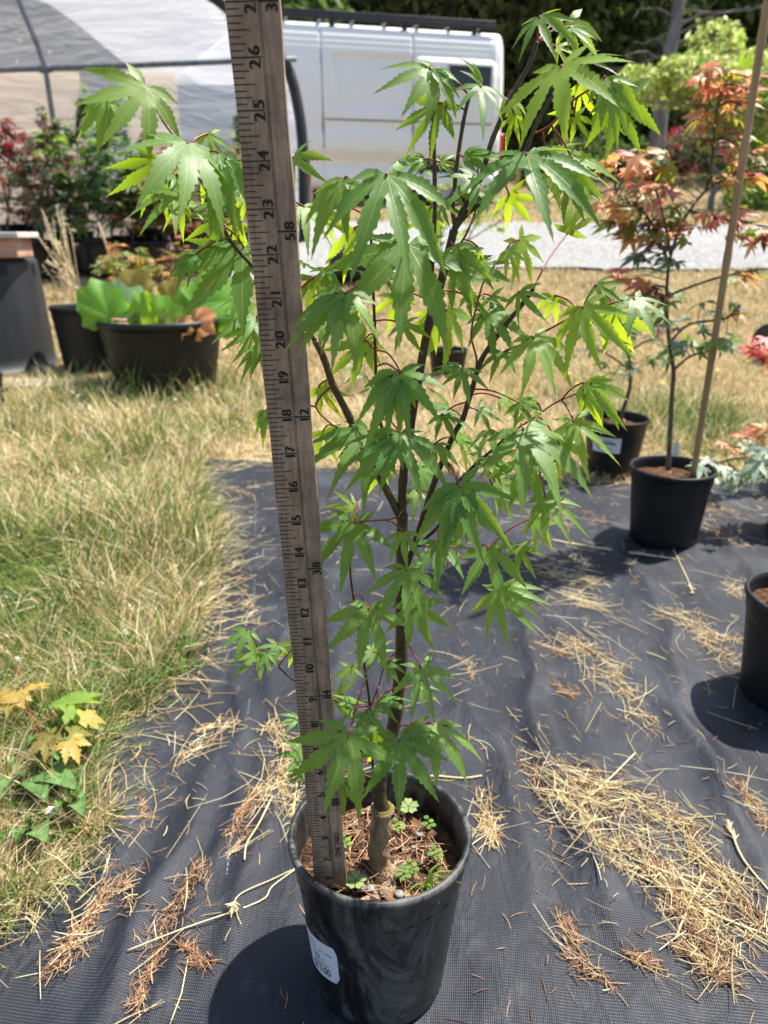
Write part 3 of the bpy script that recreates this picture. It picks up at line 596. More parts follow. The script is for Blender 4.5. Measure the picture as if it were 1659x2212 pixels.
# ------------------------------------------------------------------ pots and plants
def pot_profile(rt, rb, h, lip, band, wall=.0022, soil=.03, rimw=.006):
    return [(0.001, .002), (rb * .93, .002), (rb * .97, .0005), (rb, .003), *[(rb + (rt - .004 - rb) * i / 8, .003 + (h - band - .005) * i / 8) for i in range(1, 9)], (rt - .0030, h - band - .0005), (rt - .0022, h - band + .002), (rt - .0002, h - lip), (rt + rimw * .55, h - lip + .001), (rt + rimw * .9, h - lip * .5), (rt + rimw * .6, h - .001), (rt, h), (rt - wall * 1.3, h - .0012),
            (rt - wall * 2, h - lip), (rt - wall * 2 - .001, h - band), (rb + (rt - .004 - rb) * .62 - wall * 1.5, h * .52), (rb + (rt - .004 - rb) * .45 - wall * 2, h * .40), (0.001, h * .40)]
def soilz(rr, seedk): return .006 * noise(rr[0] * 1, rr[1] * 1, 45, seedk) + .004 * noise(rr[0], rr[1], 110, seedk + 1)
def soil_disc(parent, r, z, seedk=0, n=26, fine=9, tilt=0):
    V = [(0, 0, z + .004)]; F = []
    for i in range(1, fine + 1):
        for k in range(n):
            a = 6.28318 * k / n; q = r * i / fine; x, y = q * math.cos(a), q * math.sin(a); V.append((x, y, z + float(soilz((x, y), seedk)) + .006 * (1 - i / fine)))
    for k in range(n): F.append((0, 1 + k, 1 + (k + 1) % n))
    for i in range(fine - 1):
        for k in range(n):
            a, b_ = 1 + i * n + k, 1 + i * n + (k + 1) % n; F.append((a, a + n, b_ + n, b_))
    mb = MB(); mb.add(V, F); return mb.obj('soil', M['soil'], parent, True)
_chip = []
for i in range(6):
    r_ = random.Random(i); mb = MB(); a, b_, c = r_.uniform(.006, .012), r_.uniform(.004, .007), r_.uniform(.0015, .003)
    mb.box((0, 0, 0), (a, b_, c)); mb.v = [(x * r_.uniform(.6, 1.15), y * r_.uniform(.6, 1.15), z * r_.uniform(.6, 1.3)) for x, y, z in mb.v]; _chip.append(mb.mesh('bark_chip', M[['chip', 'chip_dark', 'chip_grey'][i % 3]]))
def chips(parent, n, r, zf, sc=1.0):
    for i in range(n):
        a = random.uniform(0, 6.28); q = r * math.sqrt(random.random()) * .95; x, y = q * math.cos(a), q * math.sin(a)
        
        if n > 100 and ((-.075 < x < -.018 and -.075 < y < -.012) or random.random() < .05): continue
        o = bpy.data.objects.new('bark_chip', random.choice(_chip)); link(o, parent); s = sc * random.choice([.25, .35, .45, .6, .9]) * random.uniform(.8, 1.15); o.scale = (s, s, s); o.location = (x, y, zf(x, y) + .002); o.rotation_euler = (random.gauss(0, .35), random.gauss(0, .35), random.uniform(0, 6.28))
def make_pot(parent, rt, rb, h, mat, soil=.03, seedk=0, nchip=26, sides=48):
    mb = MB(); lip = .010 * rt / .09; mb.lathe(pot_profile(rt, rb, h, lip, .030 * h / .165, rimw=.0036 * rt / .085), sides)
    p = mb.obj('pot', mat, parent, True); s = soil_disc(parent, rt * .955, h - soil, seedk)
    if nchip: chips(s, nchip, rt * .78, lambda x, y: h - soil + float(soilz((x, y), seedk)) + .004, 1.0)
    return p, s

# --- main maple
POT = Vector((-.004, .530, .003))
maple = thing('potted_maple', POT, 'green Japanese maple sapling in a dusty black pot beside the yardstick', 'potted tree')
pot, soil = make_pot(maple, .0845, .065, .180, M['dustypot'], .039, 3, 170, 96)
TILT = Matrix.Rotation(R(-2.0), 4, 'X')
for o in (pot, soil): o.matrix_basis = TILT
for i, (px, py, s) in enumerate([(905, 1808, .0042), (862, 1945, .0048), (800, 1932, .0044), (893, 1838, .0026), (770, 1905, .003)]):
    p = onG(px, py, .151) - POT; mb = MB(); mb.lathe([(0.0005, -s * .6), (s * .7, -s * .45), (s, 0), (s * .75, s * .45), (.0005, s * .6)], 9); r_ = random.Random(i)
    mb.v = [(x * r_.uniform(.8, 1.2), y * r_.uniform(.75, 1.1), z * r_.uniform(.8, 1.1)) for x, y, z in mb.v]; o = mb.obj('pebble', M['pebble'] if i not in (4, 7) else M['flowery_dull'] if 'flowery_dull' in M else M['chip'], soil, True); o.location = p
# needles lying on the potting mix
SV.clear(); ST.clear(); SC.clear()
for i in range(260):
    a = random.uniform(0, 6.28); q = .064 * math.sqrt(random.random()); x, y = q * math.cos(a), q * math.sin(a)
    stick((x, y, .142 + float(soilz((x, y), 3)) + random.uniform(.004, .009)), random.uniform(0, 6.28), random.uniform(.010, .028), random.uniform(.0007, .0012), NDL[rng.integers(0, 4)] * random.uniform(.8, 1.5), random.gauss(0, .15), random.gauss(0, .3))
o = link(bpy.data.objects.new('needle_litter', mesh_tris('needle_litter', SV, ST, np.array(SC), M['straw'])), maple); o['kind'] = 'stuff'

Y0 = .522
BR = []       # all branch polylines (for attaching petioles)
def branch(pts, r0, r1, mat, name='branch', n=8):
    P = [onY(p[0], p[1], Y0 + (p[2] if len(p) > 2 else 0)) for p in pts]; P = smoothpath(P, 5); BR.append(P)
    mb = MB(); k = len(P); rad = [r0 + (r1 - r0) * i / (k - 1) for i in range(k)]
    for i in range(0, k, 5): rad[i] *= 1.12
    mb.tube(P, rad, n); return mb.obj(name, M[mat], maple, True, POT)
# woody stock under the graft, then the green scion
mb = MB(); st = [(822, 1915), (820, 1880), (818, 1840), (822, 1790), (826, 1745)]; P = smoothpath([onY(a, b_, Y0) for a, b_ in st], 4)
k = len(P); mb.tube(P, [.0160 - .0060 * min(1, i / (k * .35)) + .0012 * math.sin(i * 1.7) for i in range(k)], 14); mb.obj('root_stock', M['bark'], maple, True, POT)
mb = MB(); a = onY(826, 1752, Y0); b_ = onY(828, 1742, Y0); mb.tube([a, b_], [.0102, .0092], 12); mb.obj('graft_collar', M['lf_olive'], maple, True, POT)
branch([(826, 1748), (818, 1700), (838, 1620), (855, 1540), (866, 1430), (868, 1300), (868, 1180), (869, 1110)], .0068, .0042, 'stem', 'trunk', 12)
branch([(869, 1115), (870, 1040), (885, 930), (905, 813), (927, 697), (945, 639), (959, 584), (981, 497)], 0.0034, 0.0028, 'stem_dk', 'trunk', 10)
branch([(866, 1125), (856, 1100), (818, 1027), (785, 965), (752, 896), (719, 831), (700, 775), (681, 737)], 0.0031, 0.0024, 'stem')
branch([(681, 737, .005), (640, 680, .01), (590, 620, .01), (505, 530, 0), (470, 460, -.01), (425, 360, -.02), (408, 322, -.02)], 0.0016, 0.0009, 'stem')
branch([(470, 460, -.01), (400, 330, -.01), (352, 262, -.02), (320, 200, -.02)], 0.0007, 0.0005, 'petiole')
branch([(981, 497), (1000, 455), (1020, 420), (1038, 384), (1052, 340), (1065, 298), (1090, 240), (1116, 189), (1145, 135), (1160, 90)], 0.0022, 0.0013, 'stem')
branch([(981, 497), (1005, 465), (1050, 428), (1092, 380), (1130, 335), (1165, 255), (1200, 200)], 0.0020, 0.0011, 'stem')
branch([(985, 497), (978, 457), (982, 410), (985, 370), (1000, 269), (1014, 207)], 0.0016, 0.0012, 'stem')
branch([(927, 690), (928, 668), (934, 566), (939, 470), (939, 384), (937, 300), (936, 240)], 0.0016, 0.0013, 'stem_dk')
branch([(850, 1010, -.01), (826, 930, -.01), (814, 853, -.01), (809, 693, -.01), (805, 602, -.01), (800, 471, -.01)], 0.0014, 0.0009, 'stem_dk')
branch([(874, 1235), (898, 1169), (916, 1110), (941, 1034), (978, 943), (1000, 904), (1020, 840), (1040, 777), (1085, 712), (1130, 655), (1152, 624)], 0.0025, 0.0015, 'stem_dk')
branch([(1005, 880), (1036, 799), (1092, 759), (1127, 744), (1170, 720), (1234, 686), (1290, 665), (1368, 642)], 0.0011, 0.0006, 'petiole')
branch([(880, 1205), (900, 1180), (952, 1130), (963, 1074), (1020, 1010), (1076, 961), (1094, 940)], 0.0016, 0.0009, 'stem_dk')
branch([(1094, 940), (1150, 905), (1200, 870), (1260, 845)], 0.0008, 0.0005, 'petiole')
branch([(1020, 1010), (1090, 980), (1150, 960), (1210, 940)], 0.0008, 0.0005, 'petiole')
branch([(900, 1180), (960, 1180), (1020, 1185), (1050, 1190)], 0.0007, 0.0005, 'petiole')
branch([(812, 1692), (806, 1668), (799, 1528), (785, 1423), (765, 1300), (756, 1225), (760, 1150)], 0.0012, 0.0008, 'stem_dk')
branch([(846, 1588), (800, 1560, .01), (720, 1510, .015), (640, 1472, .015), (600, 1440, .015), (560, 1412, .015)], 0.0011, 0.0007, 'stem_dk')
branch([(857, 1530), (870, 1490, -.01), (905, 1445, -.02)], 0.0007, 0.0005, 'petiole')
branch([(850, 1570), (880, 1566, -.02), (930, 1562, -.03)], 0.0008, 0.0005, 'petiole')
branch([(799, 1530), (818, 1480), (826, 1450), (838, 1432)], 0.0007, 0.0005, 'petiole')
branch([(959, 584), (985, 540), (1010, 500), (1030, 440), (1032, 340)], 0.0009, 0.0006, 'petiole')
branch([(1020, 830), (1030, 780), (1018, 720), (1035, 640), (1050, 600), (1090, 545)], 0.0008, 0.0005, 'petiole')
branch([(1150, 290), (1190, 270), (1240, 215), (1300, 180)], 0.0008, 0.0006, 'petiole')
branch([(868, 1114), (840, 1122, -.01), (800, 1125, -.02), (765, 1128, -.02)], 0.0007, 0.0005, 'petiole')
branch([(719, 831), (690, 860), (685, 885), (730, 925), (790, 935)], 0.0008, 0.0005, 'petiole')

HI = {}
def hileaf(key, nl, k):
    kk = (key, nl, k)
    if kk not in HI: HI[kk] = leaf_mesh('maple_leaf', M[key], nl, [.104, .090, .110, .097][k % 4], [.26, .40, .52, .34][k % 4], 17, 11 + k * 3 + nl, [.22, .3, .12, .35][k % 4], [.25, .21, .26, .23][k % 4], .13, [0, .08, .18, .05][k % 4])
    return HI[kk]
HN = {}
def narleaf(key, k):
    if (key, k) not in HN: HN[(key, k)] = leaf_mesh('maple_leaf', M[key], 5, .125, .42 + .12 * k, 17, 71 + k, .4, .22, .10, .42)
    return HN[(key, k)]
# base x,y  tip x,y  style (T lit top, B back-lit, N narrow/drooping)  dY
LV = [(315,189,225,322,'T',-.02),(233,209,209,335,'N',.0),(405,309,395,482,'T',-.03),(447,291,492,362,'B',.01),(385,417,305,511,'T',.0),(340,345,300,468,'B',.02),(496,540,400,512,'B',.02),(425,548,372,636,'N',.0),
(527,535,528,730,'T',.015),(484,424,455,529,'T',-.02),(553,686,450,737,'T',.03),(560,711,503,788,'T',.03),(564,755,514,831,'N',.03),(578,885,570,972,'N',.03),(470,330,505,525,'N',-.02),(520,480,500,560,'B',.02),
(938,153,862,250,'T',-.02),(930,150,990,219,'N',-.02),(949,224,878,345,'B',.0),(1038,187,1030,305,'T',-.02),(1040,185,985,124,'N',.01),(1166,38,1188,137,'T',.0),(1212,144,1230,312,'T',-.03),(1201,102,1254,137,'B',.03),(1225,45,1292,128,'B',.02),
(1306,167,1343,320,'N',-.01),(1325,212,1385,333,'B',.01),(1241,251,1268,308,'B',.03),(1215,240,1212,316,'B',.03),(1099,211,1128,300,'B',.02),(1137,333,1162,526,'T',-.03),(1230,350,1296,440,'B',.02),(1250,370,1302,466,'B',.0),(1180,330,1300,430,'T',.01),
(834,378,876,612,'T',-.05),(748,384,684,562,'N',-.04),(634,340,700,405,'T',.03),(654,446,662,556,'T',.02),(705,457,719,531,'B',.03),(767,493,748,613,'B',-.01),(705,580,700,640,'T',.0),(710,582,788,600,'T',.0),(747,633,705,800,'T',-.055),(748,633,618,762,'N',-.065),
(880,529,864,750,'T',-.03),(788,737,712,820,'B',.0),(790,735,820,800,'B',.01),(861,804,893,945,'T',-.05),(863,803,788,980,'N',-.055),(963,671,956,810,'B',.02),(978,529,1032,664,'N',-.02),(1032,535,1034,568,'B',.01),(1094,540,1120,612,'B',.0),(1032,577,1114,616,'T',.0),
(974,595,1094,622,'B',.01),(1121,631,1180,712,'T',-.01),(1050,675,1122,777,'T',.01),(1288,617,1352,655,'T',-.01),(1370,646,1420,738,'T',-.01),(1259,664,1297,806,'T',-.02),(1317,664,1370,762,'B',.01),(1152,730,1195,856,'T',-.02),(1281,842,1338,926,'B',.01),(1259,828,1355,928,'N',-.01),
(1239,909,1268,1044,'T',-.02),(1130,927,1220,1108,'T',-.03),(1208,958,1252,1029,'B',.0),(1139,987,1176,1114,'T',.0),(1179,1074,1232,1180,'T',-.01),(1161,871,1086,900,'B',.0),(992,1049,1040,1222,'T',-.05),(992,1049,950,1212,'N',-.055),(1054,1183,1078,1322,'T',-.03),(1079,1274,1095,1405,'T',-.02),
(1080,1274,1190,1314,'N',-.01),(948,1169,950,1290,'T',-.02),(763,1130,738,1286,'T',-.02),(767,1096,698,1092,'B',.01),(870,1149,880,1232,'T',-.03),(878,1229,872,1368,'T',-.04),(796,1314,776,1452,'T',-.03),(887,1307,942,1402,'T',-.01),(908,1440,934,1568,'T',-.04),(817,1513,893,1546,'T',-.02),
(839,1430,868,1484,'T',-.02),(807,1408,750,1444,'T',.0),(807,1408,858,1410,'B',.01),(792,1537,808,1621,'T',-.05),(767,1524,702,1530,'T',.0),(754,1586,702,1758,'T',-.075),(863,1600,868,1764,'T',-.06),(890,1564,938,1643,'T',-.045),(934,1564,1006,1697,'T',-.04),(741,1680,747,1772,'N',-.02),
(654,1633,590,1622,'T',.01),(660,1668,617,1692,'T',.01),(645,1553,597,1567,'T',.01),(535,1361,502,1440,'T',.01),(560,1411,505,1474,'T',.01),(600,1392,556,1440,'T',.015),(578,1408,576,1462,'T',.0),(640,1392,600,1420,'B',.02),(863,938,893,1092,'T',-.035),(863,938,745,1068,'N',-.04),
(796,932,706,1072,'T',-.01),(796,932,690,978,'N',.0),(956,896,986,962,'T',.0),(1000,799,1018,884,'T',-.01),(1000,799,920,815,'N',.0),(1032,886,1092,926,'B',.0),(1040,987,1095,1032,'T',.0),(1040,985,985,950,'T',.01),(1072,1067,1132,1102,'B',.01),(970,882,915,872,'T',.02),
(920,345,832,377,'N',-.01),(950,350,1000,366,'B',.0),(1000,338,1090,352,'N',-.01),(1028,384,952,446,'T',.0),(956,446,1014,478,'T',.01),(981,417,1058,431,'B',.0),(1065,1000,1115,1042,'T',.01),(1070,1040,1130,1090,'T',.015),(810,838,785,872,'T',.01),(785,806,730,803,'T',.01),
(690,835,738,906,'B',.01),(668,697,670,752,'T',.02),(755,655,755,710,'B',.02),(832,600,892,632,'T',-.02),(935,680,900,760,'B',.01),(680,600,665,690,'B',.02),(1120,520,1150,615,'B',.02),(1000,1100,1060,1160,'T',.02),(930,870,985,920,'T',.01),(1155,960,1120,1040,'T',.01),(1080,860,1130,900,'B',.02),(720,1500,760,1560,'B',.02),(1060,640,1100,700,'B',.015),(900,1010,950,1080,'B',.02),(985,940,1030,1010,'B',.02),(700,930,720,1000,'B',.02),(860,640,830,720,'B',.03),(1225,505,1275,430,'B',.05),
(1010,640,1060,690,'T',.01),(1085,760,1060,830,'T',.0),(1180,690,1215,760,'T',.0),(1120,870,1160,940,'T',-.01),(1060,930,1030,1000,'T',.0),(1200,950,1180,1030,'T',.01),(1090,1060,1120,1140,'T',-.01),(1010,1060,985,1130,'B',.02),(940,960,975,1030,'T',-.01),(830,1010,790,1070,'B',.02),(720,880,690,950,'B',.03),(870,700,905,770,'T',-.01),(820,560,790,640,'B',.01),(930,450,905,530,'B',.02),(1050,440,1085,500,'T',.01),(1100,420,1140,490,'B',.03),
(1260,130,1330,170,'T',.0),(1250,180,1290,260,'B',.03),(1180,200,1160,280,'B',.03),(1290,240,1350,290,'B',.02),(1230,60,1275,110,'T',.01),(1110,250,1085,330,'B',.02),(1170,420,1200,500,'B',.02),(1230,400,1270,480,'T',.01),
(450,360,430,450,'B',.01),(470,470,440,560,'B',.02),(510,600,470,670,'B',.03),(400,440,350,500,'B',.02),(540,420,520,500,'B',.03),(520,640,490,700,'T',.03),(450,520,410,590,'T',.01),(500,350,520,430,'B',.02),(380,380,330,430,'T',.0),
(700,700,730,760,'T',.01),(780,860,750,930,'T',.01),(900,1060,860,1120,'T',.01),(1150,1120,1190,1190,'B',.01),(1120,1180,1160,1250,'T',.01),(840,1240,810,1310,'T',.02),(905,1480,950,1530,'T',.01),(820,1580,790,1650,'B',.02),(760,1440,730,1500,'T',.02),(980,880,1010,930,'T',.0),(1310,640,1345,700,'B',.02),(1200,640,1170,700,'B',.02),(1330,700,1390,730,'B',.02)]
upv = Vector((0, 0, 1)); CAMP = Vector((0, 0, CAM_H))
nearest_cache = [(p, bi) for bi, P in enumerate(BR) for p in P]
for i, (bx, by, tx, ty, sty, dy) in enumerate(LV):
    r_ = random.Random(i * 7 + 1)
    if i >= len(LV) - 46 and i % 4 == 0: continue
    tx, ty = bx + (tx - bx) * 1.03, by + (ty - by) * 1.03
    base = onY(bx, by, Y0 + dy); Zs = base.y / FPX; ln = math.hypot(tx - bx, ty - by) * Zs
    tow = {'T': .62, 'B': -.22, 'N': .22}[sty] * r_.uniform(.75, 1.25)
    tip = onY(tx, ty, base.y - tow * ln)
    tc_ = (CAMP - base).normalized(); jit = Vector((r_.gauss(0, .22), r_.gauss(0, .15), r_.gauss(0, .15)))
    nrm = (upv * .55 + tc_ * .75 + jit)
    big = ln > .034
    key = 'leaf_y' if (sty == 'B' and r_.random() < .75) or (bx > 1150 and r_.random() < .45) else 'leaf'  # back-lit and right-hand leaves take the brighter green, sunlight put into the colour
    me = narleaf(key, i % 5) if sty == 'N' else hileaf(key, 7 if (big and r_.random() < .75) else 5, i % 9)
    lf = place_leaf(me, base, tip, nrm, maple, 'leaf', r_.uniform(.88, 1.08))
    q = min(nearest_cache, key=lambda c: (c[0] - base).length + (.02 if (c[0] - base).dot(tip - base) > 0 else 0))[0]
    dq = (q - base).length
    if dq > .003:
        mb = MB(); mid = (q + base) / 2 + Vector((0, 0, .05 * dq)) - (tip - base).normalized() * .05 * dq
        mb.tube(smoothpath([q, mid, base + (base - tip).normalized() * .0006, base + (tip - base) * .02], 4), [.0007] * 12 + [.0005], 5)
        me2 = mb.mesh('petiole', M['petiole'], True); me2.transform(lf.matrix_basis.inverted() @ Matrix.Translation(-maple.location)); po = bpy.data.objects.new('petiole', me2); link(po, lf)

# price label on the pot
def potpt(al, z, off=.0004):        # al: angle from the camera-facing side
    rb, rt, h = .065, .0845, .180
    k = rb + (rt - .004 - rb) * (z - .003) / (h * (1 - .030 / .165) - .005)
    p = Vector(((k + off) * math.sin(al), -(k + off) * math.cos(al), z)); return (TILT @ p)
def lab(u, v, off):  # u 0..1 left to right, v 0..1 bottom to top
    al = R(-97 + 66 * u); z = .028 + .026 * u + .050 * v; return potpt(al, z, off)
mb = MB(); nu, nv = 24, 6; V = [lab(i / nu * (1 - .05 * (abs(2 * j / nv - 1) > .95) * (i == nu)), j / nv, .0006) for j in range(nv + 1) for i in range(nu + 1)]
mb.add(V, [(j * (nu + 1) + i, j * (nu + 1) + i + 1, (j + 1) * (nu + 1) + i + 1, (j + 1) * (nu + 1) + i) for j in range(nv) for i in range(nu)])
plabel = mb.obj('price_label', M['paper'], maple, True); plabel['label'] = 'white printed price label reading $13.00'
def text_mesh(txt, size, align='LEFT'):
    cu = bpy.data.curves.new('txt', 'FONT'); cu.body = txt; cu.size = size; cu.align_x = align; cu.resolution_u = 3
    o = bpy.data.objects.new('txt', cu); me = bpy.data.meshes.new_from_object(o); bpy.data.objects.remove(o); bpy.data.curves.remove(cu); return me
def wrap_text(txt, size, u0, v0, sx=1.0):
    me = text_mesh(txt, size); W_ = .092; H_ = .050
    mb = MB(); mb.add([lab(u0 + v.co.x * sx / W_, v0 + v.co.y / H_, .0011) for v in me.vertices], [tuple(p.vertices) for p in me.polygons]); bpy.data.meshes.remove(me)
    mb.obj('label_print', M['ink2'], plabel).matrix_basis = Matrix.Identity(4)
wrap_text('$13.00', .0145, .53, .12, .80); wrap_text('SIZE  1', .0080, .58, .47, .85)
mb = MB()
for v0, u0, u1 in [(.38, .60, .86), (.72, .42, .52), (.72, .55, .66), (.72, .70, .76), (.72, .80, .93), (.86, .40, .50), (.86, .54, .63), (.60, .36, .46)]:
    q = [lab(u0 + (u1 - u0) * i / 5, v, .0011) for v in (v0, v0 + .014) for i in range(6)]; mb.add(q, [(i, i + 1, i + 7, i + 6) for i in range(5)])
mb.obj('label_print', M['ink2'], plabel)['kind'] = 'stuff'

# ------------------------------------------------------------------ yardstick
IN = .0254
SD = Vector((-.032, -.059, .998)).normalized()
S0 = onY(683.5, 1937, .495)
SU = Vector((1, .03, 0)); SU = (SU - SD * SU.dot(SD)).normalized(); SN = SU.cross(SD).normalized()
if SN.y > 0: SN = -SN
WST = 1.13 * IN
stickt = thing('yardstick', S0, 'weathered wooden yardstick with black inch numerals standing in the maple pot', 'yardstick')
def sp(u, s, o=0.0): return SU * (u * WST) + SD * (s * IN) + SN * o      # u 0..1 across, s inches up
mb = MB(); A = []
for s in np.linspace(-.45, 36.0, 60):
    wob = .0004 * math.sin(s * 1.7)
    for (u, o_) in [(0.012, 0), (0, -.0008), (0, -.0052), (.012, -.006), (.988, -.006), (1, -.0052), (1, -.0008), (.988, 0)]: A.append(sp(u, s, o_) + SU * wob * (1 if u > .5 else -1))
F = []
for i in range(59):
    for k in range(8): F.append((i * 8 + k, i * 8 + (k + 1) % 8, (i + 1) * 8 + (k + 1) % 8, (i + 1) * 8 + k))
F += [tuple(range(7, -1, -1)), tuple(range(59 * 8, 60 * 8))]
mb.add(A, F); mb.obj('blade', M['wood'], stickt)
mb = MB()
def quad(u0, s0, u1, s1, o=.00025): mb.add([sp(u0, s0, o), sp(u1, s0, o), sp(u1, s1, o), sp(u0, s1, o)], [(0, 1, 2, 3)])
for k in range(1, 36 * 8):
    s = k / 8; ln = .575 if k % 8 == 0 else .42 if k % 4 == 0 else .33 if k % 2 == 0 else .24
    if k < 3: ln = .2
    th = .014 if k % 8 == 0 else .011; quad(.012, s - th, ln * random.uniform(.97, 1.03), s + th)
for u in (.600, .635): quad(u, .75, u + .010, 35.5, .0002)
FR = [(4.5, '1', '8'), (9, '1', '4'), (13.5, '3', '8'), (18, '1', '2'), (22.5, '5', '8'), (27, '3', '4'), (31.5, '7', '8')]
for s, a, b_ in FR: quad(.60, s - .022, .985, s + .022)
mb.obj('inch_marks', M['ink'], stickt)
mb = MB()
def rtext(txt, size, uc, sc, sx=1.0, bold=.00045, nm='numeral'):
    mb = MB()   # rotated 90 deg: reads upwards; uc = baseline (right side of glyph), sc = start inch
    me = text_mesh(txt, size)
    for db in (-bold, 0, bold):
        mb.add([sp(uc, sc, .00035 + .00003 * (db > 0) - .00003 * (db < 0)) + SU * (-v.co.y) + SD * (v.co.x * sx + db) for v in me.vertices], [tuple(p.vertices) for p in me.polygons])
    bpy.data.meshes.remove(me); mb.obj(nm, M['ink'], stickt)
def textw(txt, size): 
    me = text_mesh(txt, size); r_ = max(v.co.x for v in me.vertices) / IN; bpy.data.meshes.remove(me); return r_
SZ = .0090
for k in range(1, 36):
    if k < 10: wd = textw(str(k), SZ); rtext(str(k), SZ, .555, k - .06 - wd)
    else:
        a, b_ = str(k); wd = textw(a, SZ); rtext(a, SZ, .555, k - .05 - wd); rtext(b_, SZ, .555, k + .035)
for s, a, b_ in FR:
    wd = textw(a, .0092); rtext(a, .0088, .955, s - .05 - wd); rtext(b_, .0088, .955, s + .04)
rtext('ONE YARD', .0066, .88, 1.98, .90, .00012, 'lettering'); rtext('Made in U.S.A.', .0032, .585, 2.06, 1.0, .00008, 'lettering')
mb = MB(); c0 = sp(.60, .32, 0); ring = []
for r_, o_ in [(.0038, .0009), (.0048, .0016), (.0066, .0012), (.0078, .0003)]:
    for k in range(28): q = 6.28318 * k / 28; ring.append(c0 + SU * (r_ * math.cos(q)) + SD * (r_ * math.sin(q)) + SN * o_)
mb.add(ring, [(i * 28 + k, i * 28 + (k + 1) % 28, i * 28 + 28 + (k + 1) % 28, i * 28 + 28 + k) for i in range(3) for k in range(28)]); mb.obj('grommet', M['gal'], stickt, True)
mb = MB(); mb.add([c0 + SU * (.0038 * math.cos(6.28318 * k / 20)) + SD * (.0038 * math.sin(6.28318 * k / 20)) + SN * .0004 for k in range(20)], [tuple(range(20))]); mb.obj('hang_hole', M['ink'], stickt)

# weeds in the main pot
def sprout(px, py, label, kind, s=1.0, group=None):
    b_ = onG(px, py, .152); t_ = thing('weed_sprout', b_, label, 'weed', group)
    if kind == 'clover':
        mb = MB(); mb.tube([(0, 0, -.008), (.001, 0, .007 * s)], .0006, 5); mb.obj('stem', M['lf_mid'], t_)
        for q in range(5):
            a = q * 1.2566 + .3; mb = MB(); d = Vector((math.cos(a), math.sin(a), .1)); p = Vector((-d.y, d.x, 0)); z = Vector((0, 0, .007 * s))
            P = [z + d * (l_ * .011 * s) + p * (w_ * .011 * s) for l_, w_ in [(.05, 0), (.7, .45), (1.1, .34), (1.0, 0), (1.1, -.34), (.7, -.45)]]; mb.add(P, [(0, 1, 3), (1, 2, 3), (0, 3, 5), (3, 4, 5)]); mb.obj('leaflet', M['lf_clover'], t_)
    elif kind == 'grass':
        for q in range(8):
            a = random.uniform(0, 6.28); l_ = random.uniform(.018, .034); d = Vector((math.cos(a), math.sin(a), 0)); mb = MB(); mb.tube(smoothpath([(0, 0, -.005), d * l_ * .3 + Vector((0, 0, l_ * .6)), d * l_ + Vector((0, 0, l_ * .55))], 4), [.0010] * 5 + [.0009, .0007, .0005, .0002], 4); mb.obj('blade', M['leaf_y'], t_)
    else:
        mb = MB(); mb.tube([(0, 0, -.006), (0, 0, .005)], .0005, 5); mb.obj('stem', M['lf_mid'], t_)
        for q in range(7):
            a = q * 2.4; d = Vector((math.cos(a), math.sin(a), .15)) * (.003 + .0006 * q); mb = MB(); c = d + Vector((0, 0, .004 + .0006 * q)); mb.add([c + Vector((.0028 * math.cos(6.28 * k / 6), .0028 * math.sin(6.28 * k / 6), .0004 * (k % 2))) for k in range(6)], [tuple(range(6))]); mb.obj('leaflet', M['leaf_y'] if q % 2 else M['lf_mid'], t_)
sprout(768, 1912, 'pale clover sprout beside the foot of the yardstick', 'clover', .85)
sprout(915, 1925, 'small tuft of green grass on the potting mix', 'grass')
for px, py in [(870, 1900), (940, 1855), (925, 1790), (858, 1795), (888, 1885), (745, 1830)]: sprout(px, py, 'tiny round-leaved seedling on the potting mix', 'cress', 1, 'seedlings on the potting mix')
sprout(882, 1752, 'yellow-green clover sprout against the far pot wall', 'clover', .9)

# ------------------------------------------------------------------ other potted maples
def cluster_plant(name, base, label, cat, pot_dim, stems, clusters, stem_mat='twig', potmat='black', Yp=None, group=None, soil=.03, rs=(.006, .002), lsize=.05, flat=.75, nchip=14):
    t_ = thing(name, base, label, cat, group); Yb = base.y
    if pot_dim: make_pot(t_, *pot_dim, M[potmat], soil, random.randint(0, 9), nchip)
    allp = []
    for j, s in enumerate(stems):
        P = smoothpath([onY(p[0], p[1], Yb + (p[2] if len(p) > 2 else 0)) for p in s], 4); allp += P; mb = MB(); k = len(P)
        r0, r1 = (rs if j == 0 else (rs[0] * .5, rs[1] * .7)); mb.tube(P, [r0 + (r1 - r0) * i / (k - 1) for i in range(k)], 7); mb.obj('stem' if j == 0 else 'branch', M[stem_mat], t_, True, base)
    tw = MB()
    for (px, py, rx, ry, n, keys) in clusters:
        for i in range(n):
            a = random.uniform(0, 6.28); q = math.sqrt(random.random()); bx, by = px + rx * q * math.cos(a), py + ry * q * math.sin(a)
            dz = random.gauss(0, rx * Yb / FPX * .55); b_ = onY(bx, by, Yb + dz); out = Vector((b_.x - base.x, b_.y - base.y, 0)); out = out.normalized() if out.length > .01 else Vector((1, 0, 0))
            d = (out * random.uniform(.2, 1) + Vector((random.gauss(0, .5), random.gauss(0, .5) - .25, random.uniform(-.75, .1)))).normalized()
            ls = lsize * random.uniform(.6, 1.2); nr = Vector((random.gauss(0, .3), -.25 + random.gauss(0, .3), 1))
            place_leaf(lowleaf(random.choice(keys), random.randint(0, 2)), b_, b_ + d * ls, nr, t_)
            if allp:
                qn = min(allp, key=lambda c: (c - b_).length + (.3 * max(0, c.z - b_.z)))
                if (qn - b_).length > .004: tw.tube([qn, (qn + b_) / 2 + Vector((0, 0, .1 * (qn - b_).length)), b_], [.0012 * lsize / .05, .001 * lsize / .05, .0006], 4, cap=False)
    if tw.v: tw.obj('twigs', M[stem_mat], t_, False, base)['kind'] = 'stuff'
    return t_
